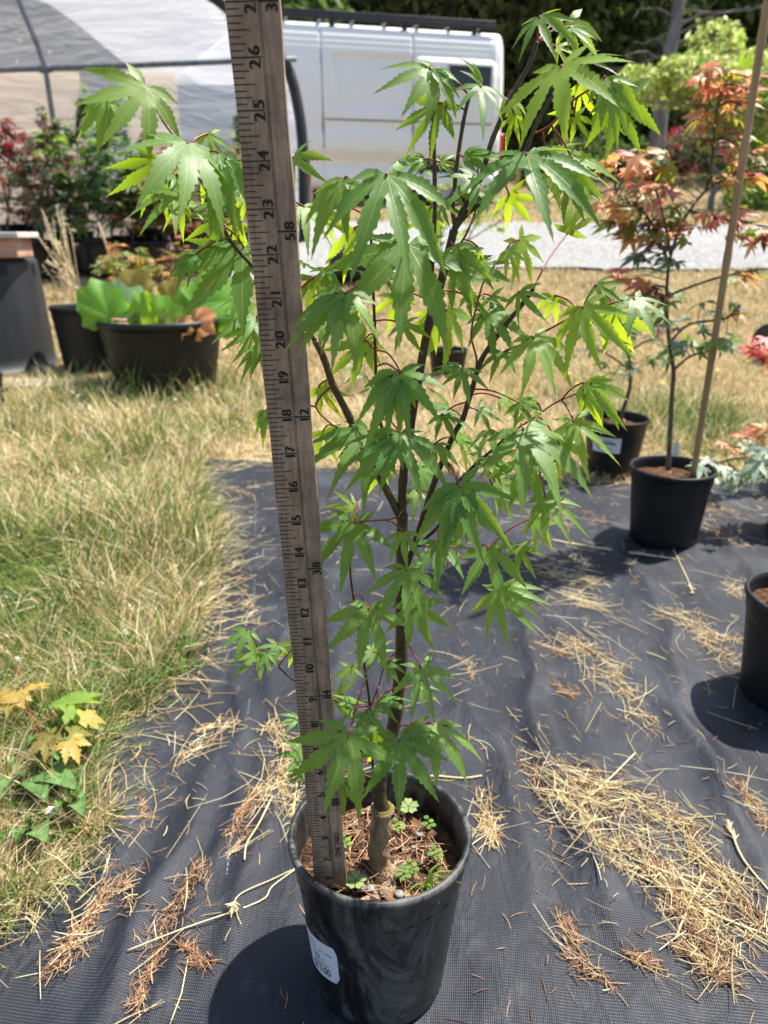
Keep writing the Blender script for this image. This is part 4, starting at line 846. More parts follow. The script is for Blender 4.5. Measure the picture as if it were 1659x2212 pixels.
OR = ['lf_orange', 'lf_orange', 'lf_red', 'lf_olive', 'lf_orange', 'lf_mid']; RD = ['lf_red', 'lf_orange', 'lf_coral', 'lf_olive']; GB = ['lf_blue', 'lf_dark', 'lf_blue', 'lf_mid']; OL = ['lf_olive', 'lf_orange', 'lf_mid', 'lf_plum']
b1 = onG(1430, 1168); b1.z = .004
cluster_plant('potted_maple', b1, 'orange and red leaved maple in a black pot with a bamboo stake', 'potted tree', (.096, .078, .190),
    [[(1443, 1015), (1447, 950), (1452, 850), (1455, 800), (1446, 740), (1440, 660), (1443, 590), (1452, 540)], [(1452, 540), (1470, 490), (1490, 455), (1530, 408), (1590, 378), (1660, 352)], [(1525, 412), (1538, 340), (1545, 270), (1555, 215), (1575, 160)], [(1445, 570), (1425, 520), (1400, 470), (1370, 440), (1330, 420)], [(1448, 550), (1440, 500), (1425, 440), (1412, 390)], [(1440, 640), (1490, 620), (1550, 600), (1620, 585), (1659, 580)], [(1455, 800), (1490, 770), (1530, 760)], [(1446, 740), (1490, 700), (1560, 690), (1600, 670)], [(1490, 455), (1540, 470), (1600, 480), (1659, 490)]],
    [(1390, 350, 75, 28, 26, OR), (1420, 395, 80, 35, 26, RD), (1350, 430, 60, 30, 16, OR), (1440, 455, 60, 30, 20, RD + OL), (1340, 490, 45, 26, 14, OL), (1420, 510, 70, 28, 22, OL), (1480, 500, 50, 24, 12, RD), (1560, 470, 50, 22, 16, RD), (1620, 500, 50, 25, 14, OR + ['lf_plum']), (1550, 170, 40, 35, 18, OR), (1600, 190, 45, 40, 16, RD + OR), (1550, 235, 45, 28, 14, ['lf_orange', 'lf_plum', 'lf_olive']), (1545, 290, 40, 30, 12, ['lf_plum', 'lf_orange', 'lf_olive']), (1610, 330, 50, 40, 18, RD + OL), (1590, 380, 60, 25, 14, OR), (1345, 590, 40, 22, 6, RD), (1420, 560, 45, 25, 10, GB), (1430, 640, 45, 20, 8, OL), (1470, 690, 40, 24, 7, GB), (1520, 730, 60, 30, 14, GB), (1480, 760, 45, 25, 10, GB), (1560, 660, 50, 20, 8, GB + OL), (1600, 600, 50, 18, 8, OR), (1400, 620, 40, 20, 6, ['lf_orange', 'lf_red'])],
    rs=(.0065, .003), lsize=.048)
b2 = onG(1318, 1022); b2.z = .004
cluster_plant('potted_maple', b2, 'dark green leaved small maple in a labelled black pot on the fabric edge', 'potted tree', (.095, .074, .180),
    [[(1337, 935), (1345, 890), (1360, 840), (1362, 790), (1350, 740), (1345, 700)], [(1362, 800), (1320, 770), (1285, 750)], [(1358, 760), (1390, 740), (1420, 730)]],
    [(1300, 730, 45, 30, 12, GB), (1360, 790, 50, 26, 12, ['lf_dark', 'lf_dark', 'lf_blue']), (1370, 720, 50, 30, 14, GB + ['lf_plum']), (1350, 670, 40, 26, 10, OL + GB), (1410, 770, 40, 22, 8, GB), (1400, 710, 30, 25, 8, ['lf_orange', 'lf_plum', 'lf_red'])], rs=(.0075, .003), lsize=.045)
# its sticker
mb = MB(); tt = bpy.data.objects['potted_maple.002']
def pl2(al, z): k = .0746 + .017 * (z - .003) / .1423; return Vector(((k + .001) * math.sin(al), -(k + .001) * math.cos(al), z))
mb.add([pl2(R(-62 + 58 * i / 10), .085 + .048 * j) for j in (0, 1) for i in range(11)], [(i, i + 1, i + 12, i + 11) for i in range(10)]); s_ = mb.obj('price_label', M['paper'], tt, True)
mb = MB()
for r_, (z0, z1, a0, a1) in enumerate([(.112, .118, -48, -14), (.122, .1245, -56, -20), (.100, .1025, -56, -26), (.094, .0965, -50, -20)]): mb.add([pl2(R(a0 + (a1 - a0) * i / 6), z) * 1.0 + Vector((0, -.0008, 0)) for z in (z0, z1) for i in range(7)], [(i, i + 1, i + 8, i + 7) for i in range(6)])
mb.obj('label_print', M['ink2'], s_)
b3 = onG(966, 826); b3.z = 0
LG = ['leaf_y', 'leaf_y', 'lf_mid']
cluster_plant('potted_maple', b3, 'thin pale green sapling in a black pot alone on the dry field', 'potted tree', (.098, .078, .172),
    [[(968, 770), (970, 700), (972, 640), (985, 580), (1010, 520), (1040, 460)], [(978, 610), (960, 560), (950, 520)], [(1010, 520), (1060, 490), (1095, 470)]],
    [(985, 470, 60, 40, 22, LG), (1050, 450, 50, 35, 20, LG), (970, 540, 50, 40, 16, LG), (1070, 480, 30, 20, 8, LG), (1000, 610, 30, 20, 6, LG), (930, 420, 40, 30, 10, LG), (960, 370, 40, 30, 10, LG)], rs=(.006, .003), lsize=.055)
# bamboo stake and tag
a, b_ = onY(1497, 1030, b1.y - .02), onY(1668, -60, b1.y - .10)
t_ = thing('bamboo_stake', a, 'long bamboo stake leaning in the orange maple pot', 'stake'); mb = MB(); K = 40; mb.tube([a.lerp(b_, i / K) for i in range(K + 1)], [.0076 + (.0012 if i % 8 == 4 else 0) for i in range(K + 1)], 10); mb.obj('cane', M['bamboo'], t_, True, a)
c = onG(1462, 1008, .165); t_ = thing('plant_tag', c, 'grey-white plastic plant tag beside the staked maple stem', 'tag'); mb = MB(); mb.box((0, .02, .02), (.008, .0006, .038), Matrix.Rotation(R(-6), 3, 'X')); mb.obj('tag_blade', M['white_tag'], t_)

# pots at the right edge
b4 = onG(1712, 1510); b4.z = .004
t_ = thing('nursery_pot', b4, 'black nursery pot of bark soil near the shaded fabric', 'pot'); make_pot(t_, .098, .080, .185, M['black'], .028, 5, 60)
b5 = onG(1722, 1150); b5.z = .004
cluster_plant('potted_maple', b5, 'variegated grey-green maple spilling toward the staked maple pot', 'potted tree', (.085, .070, .165),
    [[(1722, 1070), (1700, 1030), (1660, 1005), (1600, 990), (1550, 1000)], [(1660, 1005), (1620, 960)]], [(1550, 1010, 36, 24, 9, ['lf_var', 'lf_blue', 'lf_var']), (1600, 1030, 40, 22, 9, ['lf_var', 'lf_var', 'lf_pale']), (1640, 980, 50, 26, 10, ['lf_var', 'lf_blue']), (1595, 955, 40, 14, 5, ['lf_var', 'lf_orange']), (1690, 1000, 40, 40, 14, ['lf_var', 'lf_blue'])], rs=(.004, .002), lsize=.055)
b6 = onG(1745, 1060); b6.z = 0
cluster_plant('potted_maple', b6, 'scarlet and amber leaved maple behind the variegated one', 'potted tree', (.085, .070, .165), [[(1745, 990), (1735, 900), (1710, 800), (1690, 740), (1640, 755)], [(1735, 940), (1690, 930), (1640, 935)]],
    [(1640, 750, 40, 24, 8, ['lf_red', 'lf_red']), (1680, 775, 40, 30, 12, ['lf_red', 'lf_crim', 'lf_orange']), (1640, 940, 50, 26, 8, ['lf_red', 'lf_olive', 'lf_orange']), (1680, 960, 40, 30, 10, ['lf_orange', 'lf_olive'])], rs=(.005, .002), lsize=.065)

def lying_pot(px, py, label, r, h, yaw, mat):
    g = onT(px, py); t_ = thing('fallen_pot', g, label, 'pot'); mb = MB(); mb.lathe(pot_profile(r, r * .8, h, .012, .035), 36); o = mb.obj('pot', mat, t_, True)
    tl_ = math.atan((r - r * .8) / h); o.matrix_basis = Matrix.Translation((0, 0, r * 1.0)) @ Matrix.Rotation(yaw, 4, 'Z') @ Matrix.Rotation(R(90) , 4, 'Y') @ Matrix.Translation((0, 0, -h / 2)); return t_
lying_pot(1690, 790, 'grey-black pot lying on its side in the dry grass', .13, .30, R(20), M['tubgrey'])
lying_pot(770, 615, 'dark pot lying on its side behind the maple leaves', .17, .36, R(160), M['tubgrey'])

# ------------------------------------------------------------------ left: big tubs, rhubarb
g = onG(362, 838); g.z = 0
rh = thing('rhubarb_pot', g, 'wide black tub of big-leaved rhubarb in the grass', 'potted plant')
make_pot(rh, .285, .235, .34, M['black'], .09, 2, 10, 64)
def bigleaf(bx, by, tx, ty, Yb, key, w_, seed, wave=.12, tow=.1):
    r_ = random.Random(seed); b_ = onY(bx, by, Yb); t2 = onY(tx, ty, Yb - tow); V = []; UV = []; F = []; nr_, na = 6, 22
    V.append((0, 0, 0)); UV.append((.5, 0))
    for i in range(1, nr_ + 1):
        for k in range(na):
            a = -2.75 + 5.5 * k / (na - 1); rr = i / nr_; cr = (.55 + .45 * math.cos(a)) ** .55 if math.cos(a) > -.9 else .2
            cr = max(cr, .22); x = math.sin(a) * cr * w_ * rr * 1.15; y = math.cos(a) * cr * rr * (1 if math.cos(a) > 0 else .5); z = -.45 * (x * x + y * y) + wave * rr * rr * math.sin(k * 1.9 + seed) * 1.5 + .22 * abs(x) + .05 * math.sin(k * 5.1 + seed) * rr * rr; x *= 1 + .10 * math.sin(k * 2.7 + seed) * rr; y *= 1 + .12 * math.sin(k * 3.3 + seed * 2) * rr
            V.append((x, y, z)); UV.append((.5 if k % 4 == 1 else .2, rr * .18))
    for k in range(na - 1): F.append((0, 1 + k, 2 + k))
    for i in range(nr_ - 1):
        for k in range(na - 1): q = 1 + i * na + k; F.append((q, q + na, q + na + 1, q + 1))
    me = bpy.data.meshes.new('big_leaf'); me.from_pydata(V, [], F); me.materials.append(M[key]); ul = me.uv_layers.new(name='UVMap'); vi = np.zeros(len(me.loops), np.int32); me.loops.foreach_get('vertex_index', vi); ul.data.foreach_set('uv', np.array(UV, np.float32)[vi].ravel()); me.polygons.foreach_set('use_smooth', [True] * len(F))
    lf = place_leaf(me, b_, t2, Vector((r_.gauss(0, .25), -.75, .45)), rh)
    mb = MB(); root = Vector((g.x + r_.uniform(-.08, .08), g.y + r_.uniform(-.06, .06), .24)); mb.tube(smoothpath([root, (root + b_) / 2 + Vector((0, 0, .03)), b_], 5), [.010] * 6 + [.008, .007, .006, .006, .005], 7)
    o = bpy.data.objects.new('stalk', mb.mesh('stalk', M['pink'], True)); link(o, rh); o.matrix_basis = Matrix.Translation(-rh.location)
gy = g.y
for q in [(238, 690, 200, 612, gy - .12, 'lf_rhub', .75, 1, .10, .05), (250, 700, 290, 625, gy + .05, 'lf_pale', .9, 2, .16, 0), (330, 690, 300, 640, gy - .1, 'lf_rhub', .8, 3, .14, .05), (340, 710, 345, 640, gy - .05, 'lf_rhub', .9, 4, .10, 0), (400, 700, 430, 605, gy, 'lf_rhub', 1.0, 5, .06, -.05), (440, 680, 490, 610, gy + .02, 'lf_rhub', 1.0, 6, .08, 0), (420, 700, 450, 690, gy - .15, 'lf_orange', .9, 7, .14, .06), (380, 710, 400, 700, gy - .18, 'lf_orange', .8, 8, .14, .06), (470, 690, 530, 655, gy + .05, 'lf_rhub', .8, 9, .08, .03), (310, 720, 290, 690, gy - .12, 'lf_mid', 1.0, 10, .1, .05), (360, 720, 350, 680, gy - .14, 'lf_mid', 1.0, 11, .1, .02), (300, 650, 240, 600, gy + .18, 'lf_olive', .9, 12, .12, 0), (380, 660, 380, 600, gy + .2, 'lf_olive', .9, 13, .12, 0)]: bigleaf(*q)
g2 = onG(215, 805); g2.z = 0; t_ = thing('nursery_pot', g2, 'plain black tub tucked behind the rhubarb tub', 'pot'); make_pot(t_, .20, .17, .36, M['black'], .06, 4, 8)
# upside-down tub carrying a brick and board
g3 = onG(-62, 800); g3.z = 0; t_ = thing('upturned_tub', g3, 'large grey-black tub upside down under bricks and a board', 'tub')
mb = MB(); mb.lathe([(.455, 0), (.465, .004), (.465, .035), (.448, .040), (.446, .10), (.432, .52), (.430, .56), (.424, .585), (.41, .595), (.05, .595), (.001, .595)], 64); mb.obj('shell', M['tubgrey'], t_, True)
for ang in (-28, -62, -100, 5): a = R(ang); mb = MB(); mb.box((.4300 * math.cos(a), .4300 * math.sin(a), .54), (.006, .020, .026), Matrix.Rotation(a, 3, 'Z')); mb.obj('drain_slot', M['ink'], t_)
cx = onY(20, 500, g3.y - .05)
for i, (dx, ) in enumerate([(-.02,), (-.25,)]):
    p = Vector((cx.x + dx, g3.y - .10, .598)); t_ = thing('brick', p, ['worn red brick on the upturned tub, nearest its drain slots', 'red brick on the upturned tub beside the worn one'][i], 'brick'); mb = MB(); mb.box((0, 0, .048), (.11, .09, .047)); o = mb.obj('brick_block', M['brick'], t_); bv = o.modifiers.new('b', 'BEVEL'); bv.width = .008; bv.segments = 2
p = Vector((cx.x - .12, g3.y - .10, .694)); t_ = thing('board', p, 'weathered grey board lying on the bricks', 'board'); mb = MB(); mb.box((0, 0, .014), (.24, .12, .014)); o = mb.obj('plank', M['board'], t_); bv = o.modifiers.new('b', 'BEVEL'); bv.width = .004
g4 = onG(-28, 893); g4.z = 0; t_ = thing('nursery_pot', g4, 'small black nursery pot standing on the verge by a concrete slab', 'pot'); make_pot(t_, .085, .07, .165, M['black'], .03, 6, 10)
g5 = onG(60, 838); t_ = thing('paving_slab', Vector((g5.x, g5.y, 0)), 'grey concrete slab half sunk in the grass', 'slab'); mb = MB(); mb.box((0, 0, .012), (.22, .10, .016)); o = mb.obj('slab_body', M['post'], t_)
# blond seeding weed by the tub
g6 = onT(170, 655); t_ = thing('dry_weed', g6, 'bleached seeding grass clump leaning against the upturned tub', 'dry grass')
SV.clear(); ST.clear(); SC.clear()
mb = MB()
for i in range(26):
    a = onY(random.gauss(160, 10), random.gauss(640, 15), g6.y); e = onY(random.choice([105, 120, 130, 95, 140]) + random.gauss(0, 10), random.uniform(440, 600), g6.y + random.gauss(0, .1)); md_ = a.lerp(e, .5) + Vector((0, 0, .04)); P = smoothpath([a, md_, e], 4); mb.tube(P, [.0035] * 8 + [.001], 4)
    if i % 2 == 0:
        for k in range(10): q = P[-1].lerp(P[-4], random.random()); mb.tube([q, q + Vector((random.gauss(0, .02), random.gauss(0, .02), random.gauss(0, .02)))], [.004, .001], 4)
mb.obj('stems', M['strawstem'], t_, False, g6)
a, b_ = onY(255, 605, g6.y + .3), onY(212, 480, g6.y + .3); t_ = thing('cane_stub', a, 'short pale cane sticking out behind the rhubarb', 'cane'); mb = MB(); mb.tube([a - Vector((0, 0, .3)), a.lerp(b_, .5), b_], [.011, .011, .009], 8); mb.obj('cane', M['bamboo'], t_, True, a)

# rows of maples in front of the greenhouse
NP = [  # px x, base py, foliage centre px y, rx, ry, n, keys, label
 (20, 610, 345, 45, 45, 36, ['lf_crim', 'lf_plum', 'lf_plum'], 'crimson leaved maple at the end of the nursery row'),
 (95, 600, 390, 60, 70, 80, ['lf_dark', 'lf_blue', 'lf_mid', 'lf_plum'], 'bushy dark green maple with wispy shoots beside the crimson one'),
 (170, 600, 370, 60, 80, 90, ['lf_blue', 'lf_dark', 'lf_mid'], 'grey-green maple standing by the greenhouse post'),
 (240, 595, 390, 55, 75, 80, ['lf_blue', 'lf_mid', 'lf_dark'], 'tall green maple over a black tub in the nursery row'),
 (300, 590, 430, 50, 60, 70, ['lf_plum', 'lf_olive', 'lf_mid'], 'plum-brown and olive maple in the nursery row'),
 (355, 590, 440, 45, 50, 60, ['lf_olive', 'lf_plum', 'lf_red', 'lf_mid'], 'small maple mottled red and yellow in the nursery row'),
 (420, 590, 420, 50, 60, 60, ['lf_mid', 'lf_olive', 'lf_plum'], 'olive maple with a grey stake in the nursery row'),
 (500, 585, 400, 60, 80, 70, ['lf_mid', 'lf_blue', 'lf_olive'], 'green maple half behind the yardstick in the nursery row'),
 (60, 580, 450, 60, 50, 50, ['lf_plum', 'lf_dark', 'lf_plum'], 'dark plum maple low behind the upturned tub'),
 (270, 640, 575, 60, 24, 40, ['lf_olive', 'lf_mid', 'lf_orange'], 'low yellow-olive seedling tray plant behind the rhubarb'),
 (390, 640, 575, 50, 26, 36, ['lf_plum', 'lf_orange', 'lf_olive'], 'low coppery brown maple seedling behind the rhubarb'),
 (450, 625, 555, 40, 26, 30, ['lf_plum', 'lf_crim', 'lf_olive'], 'small wine-red maple seedling beside the coppery one'),
 (130, 590, 460, 60, 40, 40, ['lf_dark', 'lf_blue', 'lf_plum'], 'leggy dark maple behind the bleached grass clump'), (330, 590, 470, 55, 40, 44, ['lf_olive', 'lf_mid', 'lf_plum'], 'short yellow-green maple under the plum-brown one'), (390, 590, 480, 50, 36, 40, ['lf_plum', 'lf_mid', 'lf_red'], 'short reddish maple under the mottled one'), (460, 590, 470, 55, 40, 44, ['lf_mid', 'lf_olive', 'lf_dark'], 'short green maple beside the staked olive one'), (210, 590, 455, 60, 50, 44, ['lf_dark', 'lf_mid', 'lf_blue'], 'spreading dark green maple under the grey-green one'), (285, 590, 455, 50, 50, 40, ['lf_blue', 'lf_olive', 'lf_plum'], 'blue-green maple between the tall green and plum ones')]
for i, (px, py, fy, rx, ry, n, keys, lb) in enumerate(NP):
    Yb = ([7.2, 6.9, 7.3, 6.9, 7.1, 6.8, 7.2, 7.3, 7.5, 5.4, 5.4, 5.6] + [7.0, 7.4, 6.9, 7.3, 7.0, 6.8])[i]; far = not 9 <= i <= 11
    d = ray(px, py); b_ = Vector((d.x * Yb / d.y, Yb, float(groundz(np.array(d.x * Yb / d.y), np.array(Yb))) + .012))
    bpx = 829.5 + b_.x / (Yb * CP + (CAM_H - b_.z) * SP) * FPX; hh = .30 if far else .17
    rpy = lambda z: 1106 + FPX * math.tan(math.atan2(CAM_H - z, Yb) - PITCH)
    y0_ = rpy(b_.z + hh * .85)
    stems = [[(bpx, y0_), (bpx + random.uniform(-6, 6), (y0_ + fy) / 2), (px, fy), (px + random.uniform(-15, 15), fy - ry * .9)]] + [[(bpx, y0_ - (y0_ - fy) * .4), (px + s * rx * .5, fy + ry * .2), (px + s * rx * .8, fy - ry * random.uniform(0, .6))] for s in (-1, 1, .4)]
    fy -= 14 if far else 0; n = int(n * 2.6); ry *= 1.25; rx *= 1.1; cl = [(px, fy, rx, ry, n, keys), (px + random.uniform(-25, 25), fy - ry * 1.2, rx * .22, ry * .6, n // 9, keys), (px + random.uniform(-35, 35), fy - ry * 1.0, rx * .15, ry * .5, n // 12, keys)]
    cluster_plant('potted_maple', b_, lb, 'potted tree', (.19 if far else .11, .16 if far else .09, hh), stems, cl, lsize=.11 if far else .08, rs=(.011, .005), nchip=0, group='maples in the nursery row')

# ------------------------------------------------------------------ greenhouse end wall
GYD = 8.2
def gpt(px, py, dy=0): return onY(px, py, GYD + dy)
gz = float(terr(GYD)); gh0 = gpt(655, 480); ghx = gh0.x
gh = thing('greenhouse', Vector((ghx - 3, GYD, gz)), 'plastic film greenhouse with pipe frame and black edged arch', 'greenhouse'); GB_ = gh.location.copy()
arch = [gpt(657, 560), gpt(657, 480), gpt(655, 330), gpt(645, 235), gpt(622, 150), gpt(575, 85), gpt(520, 40), gpt(470, 0), gpt(400, -50)]
apex = Vector((arch[0].x - 3.2, GYD, 4.1)); arch = arch + [Vector((apex.x + 1.0, GYD, 3.85)), apex]
arch[0].z = gz - .05
half = smoothpath(arch, 6); full = half + [Vector((2 * apex.x - p.x, p.y, p.z)) for p in half[-2::-1]]
DEP = 6.0
mb = MB(); nA = len(full); V = []
for j in range(13):
    for p in full: V.append((p.x - .42 * DEP * j / 12, p.y + .05 + DEP * j / 12, p.z + .12 * (DEP * j / 12) * .6))
mb.add(V, [(j * nA + i, j * nA + i + 1, (j + 1) * nA + i + 1, (j + 1) * nA + i) for j in range(12) for i in range(nA - 1)]); mb.obj('roof_film', M['film'], gh, True, GB_)
mb = MB(); V = [];F = []; nx_, nz_ = 60, 30   # end wall film clipped to the arch
for i in range(nx_ + 1):
    x = full[-1].x + (full[0].x - full[-1].x) * i / nx_; top = max([p.z + (q.z - p.z) * (x - p.x) / (q.x - p.x) for p, q in zip(full, full[1:]) if min(p.x, q.x) <= x <= max(p.x, q.x) and abs(q.x - p.x) > 1e-6] + [gz])
    for j in range(nz_ + 1): z = gz - .05 + (top - gz + .05) * j / nz_; V.append((x, GYD + .02 + .03 * float(noise(np.array(x * 1.0), np.array(z * 2.0 - x), 1.8)), z))
mb.add(V, [(i * (nz_ + 1) + j, (i + 1) * (nz_ + 1) + j, (i + 1) * (nz_ + 1) + j + 1, i * (nz_ + 1) + j + 1) for i in range(nx_) for j in range(nz_)]); mb.obj('end_film', M['film'], gh, True, GB_)
mb = MB(); mb.tube([p - Vector((0, .03, 0)) for p in full], .055, 8); o = mb.obj('arch_edge', M['blackedge'], gh, True, GB_)
for a in [[(-900, 190), (0, 152), (98, 148), (300, 141), (500, 133), (640, 128)]]: mb = MB(); mb.tube([gpt(*q, -.05) for q in a], .024, 10); mb.obj('rail', M['steel'], gh, True, GB_)
mb = MB(); q = gpt(98, 148, -.06); mb.tube([Vector((q.x + .012, q.y, gz - .05)), q, gpt(80, 95, -.06), gpt(40, 0, -.06), gpt(10, -70, -.06)], .026, 10); mb.obj('post_pipe', M['steel'], gh, True, GB_)
mb = MB(); mb.tube([gpt(86, 150, -.06), gpt(110, 148, -.06)], .036, 10); mb.obj('clamp', M['steel'], gh, True, GB_)
for (x0, x1, key) in [(-500, 165, 'tarp_tan'), (165, 255, 'tarp_blue'), (255, 375, 'tarp_tan'), (375, 640, 'tarp_blue')]:
    a, b_ = gpt(x0, 120, .9), gpt(x1, 120, .9); c = (a + b_) / 2; t_ = thing('hanging_panel', Vector((c.x, c.y, gz)), {'tarp_tan': 'tan panel', 'tarp_blue': 'grey-blue panel'}[key] + {-500: ' filling the left bay inside the greenhouse', 165: ' behind the greenhouse post inside the film', 255: ' between two grey-blue panels in the greenhouse', 375: ' next to the greenhouse arch edge'}[x0], 'panel')
    mb = MB(); hh = (1.72 if key == 'tarp_tan' else 1.60); mb.box((0, 0, hh / 2), ((b_.x - a.x) / 2 - .01, .03, hh / 2)); mb.obj('sheet', M[key], t_)
# post with reflector
q = onT(668, 470); q.z = float(terr(q.y)); t_ = thing('wooden_post', q, 'short weathered post with a red reflector by the greenhouse corner', 'post'); mb = MB(); hpost = 1.05 * (q.y / 9); mb.box((0, 0, .33), (.045, .045, .35)); mb.obj('post_body', M['post'], t_)
rp = onY(655, 383, q.y - .06) - q; mb = MB(); mb.box((rp.x, rp.y, rp.z), (.10, .012, .03)); mb.obj('reflector', M['redlens'], t_)

# ------------------------------------------------------------------ van
YAW = R(13); van_o = onY(1093, 300, 12.9); van_o.z = float(terr(12.7)) + .0
van = thing('cargo_van', van_o, 'white high-roof cargo van with a black roof rack beyond the gravel', 'van'); van.rotation_euler = (0, 0, YAW)
LEN = 5.6
PR = [(.10, .27), (.03, .31), (0, .40), (.01, .48), (.05, .54), (.10, .62), (.085, .68), (.045, .74), (-.005, .82), (-.012, .95), (-.004, 1.05), (.022, 1.14), (.010, 1.2), (.0, 1.35), (.01, 1.6), (.03, 1.9), (.055, 2.05), (.062, 2.10), (.07, 2.16), (.085, 2.25), (.11, 2.36), (.15, 2.44), (.22, 2.50), (.35, 2.535), (.6, 2.555), (1.0, 2.565)]
pz = np.array([p[1] for p in PR]); py_ = np.array([p[0] for p in PR])
def rrect(x, z, x0, x1, z0, z1, r, s):
    dx = np.maximum(np.maximum(x0 + r - x, x - x1 + r), 0); dz = np.maximum(np.maximum(z0 + r - z, z - z1 + r), 0)
    return np.clip((r - np.hypot(dx, dz)) / s, 0, 1) * ((x > x0) & (x < x1) & (z > z0) & (z < z1))
def side_y(xr, z):   # xr distance from the rear
    y = np.interp(z, pz[:-3], py_[:-3])
    q = rrect(xr, z, 1.55, 2.80 - .12 * (2.14 - z), 1.33, 2.13, .10, .05); y = y + .048 * q * q * (3 - 2 * q)
    q = rrect(xr, z, .20, 1.51, 1.62, 2.12, .10, .06); y = y - .045 * q * q * (3 - 2 * q)
    for zz in (2.40,): y = y + .022 * np.exp(-((z - zz) / .016) ** 2)
    for zz, a in ((2.22, .007), (2.29, .005)): y = y + a * np.exp(-((z - zz) / .010) ** 2) * (xr > .3)
    for xx in (1.53, 2.93, .16): y = y + .022 * np.exp(-((xr - xx) / .012) ** 2)
    q = np.hypot(xr - 1.05, z - .36); y = y - .03 * np.exp(-((q - .44) / .03) ** 2) * (z < .85)
    y = y + .22 * np.clip(1 - xr / .22, 0, 1) ** 2 + .06 * np.clip((xr - 4.4) / 1.2, 0, 1) ** 2
    return y
def topz(xr): return 1.0 if xr < 4.0 else max(.42, 1 - (xr - 4.0) * (.34 if xr < 5.0 else .34) - (.0 if xr < 5 else (xr - 5) * .1))
xr_ = np.concatenate([np.linspace(0, .3, 14), np.linspace(.32, 3.2, 170), np.linspace(3.3, LEN, 26)]); zs = np.concatenate([np.linspace(.27, 1.3, 46), np.linspace(1.32, 2.5, 64)])
mb = MB(); V = []
rows_ = []
for s in (0, 1):
    pass
prof_n = len(zs) + 4
for xr in xr_:
    k = topz(xr); yy = side_y(np.full(len(zs), xr), zs); rear = .06 * max(0, 1 - xr / .12) ** 2
    line = [(-xr, y, .27 + (z - .27) * k) for y, z in zip(yy, zs)] + [(-xr, y, .27 + (z - rear - .27) * k) for y, z in ((.35, 2.535), (.6, 2.555), (1.0, 2.565))]
    full_ = line + [(x, 2.0 - y, z) for x, y, z in line[-2::-1]]; V += full_
m_ = len(full_); mb.add(V, [(i * m_ + j, i * m_ + j + 1, (i + 1) * m_ + j + 1, (i + 1) * m_ + j) for i in range(len(xr_) - 1) for j in range(m_ - 1)] + [tuple(range(m_)), tuple(range((len(xr_) - 1) * m_ + m_ - 1, (len(xr_) - 1) * m_ - 1, -1))])
mb.obj('body', M['vanwhite'], van, True)
def vbox(nm, x0, x1, z0, z1, y0, y1, mat, par=van, bev=.01):
    mb = MB(); mb.box(((-x0 - x1) / 2, (y0 + y1) / 2, (z0 + z1) / 2), (abs(x1 - x0) / 2, abs(y1 - y0) / 2, abs(z1 - z0) / 2)); o = mb.obj(nm, mat, par)
    if bev: b2_ = o.modifiers.new('b', 'BEVEL'); b2_.width = bev; b2_.segments = 3
    return o
wn = vbox('rear_quarter_window', .30, .98, 1.69, 2.0, -.042, .03, M['glass'], van, .03); vbox('window_trim', .28, 1.0, 2.005, 2.03, -.046, .02, M['rim'], wn, .004)
vbox('tail_light', -.012, .07, .80, 1.12, .10, .26, M['redlens'], van, .02); vbox('tail_light', -.012, .07, .80, 1.12, 1.74, 1.9, M['redlens'], van, .02)
rk = vbox('roof_rack', .20, 4.2, 2.60, 2.66, .16, .20, M['vandark'], van, .008); vbox('roof_rack', .20, 4.2, 2.60, 2.66, 1.80, 1.84, M['vandark'], van, .008)
for i in range(8): vbox('crossbar', .35 + i * .5, .40 + i * .5, 2.61, 2.65, .20, 1.80, M['vandark'], rk, .006)
for i in range(4): vbox('rack_foot', .5 + i * 1.1, .58 + i * 1.1, 2.46, 2.60, .165, .195, M['vandark'], rk, .004)
vbox('fairing', .18, 4.2, 2.545, 2.60, .15, .165, M['vandark'], rk, .004)
for xx in (1.53, 2.93):
    for z0, z1 in ((.84, 1.30), (1.30, 2.02), (2.02, 2.40)):
        ya, yb = float(side_y(np.array([xx + .03]), np.array([z0]))[0]), float(side_y(np.array([xx + .03]), np.array([z1]))[0]); mb = MB(); mb.add([(-xx - .006, ya - .001, z0), (-xx + .006, ya - .001, z0), (-xx + .006, yb - .001, z1), (-xx - .006, yb - .001, z1), (-xx - .006, ya + .02, z0), (-xx + .006, ya + .02, z0), (-xx + .006, yb + .02, z1), (-xx - .006, yb + .02, z1)], [(0, 1, 2, 3), (4, 7, 6, 5), (0, 4, 5, 1), (3, 2, 6, 7), (0, 3, 7, 4), (1, 5, 6, 2)]); mb.obj('door_seam', M['seam'], van)
for x0_, x1_, z_ in ((.25, 2.9, 1.235),): yy_ = float(side_y(np.array([1.0]), np.array([z_]))[0]); vbox('slide_rail', x0_, x1_, z_ - .012, z_ + .012, yy_ - .004, yy_ + .03, M['seam'], van, .003)
vbox('bumper', -.06, .12, .30, .48, .15, 1.85, M['vandark'], van, .03)
vbox('underbody', .15, 5.4, .16, .30, .18, 1.82, M['vandark'], van, .0)
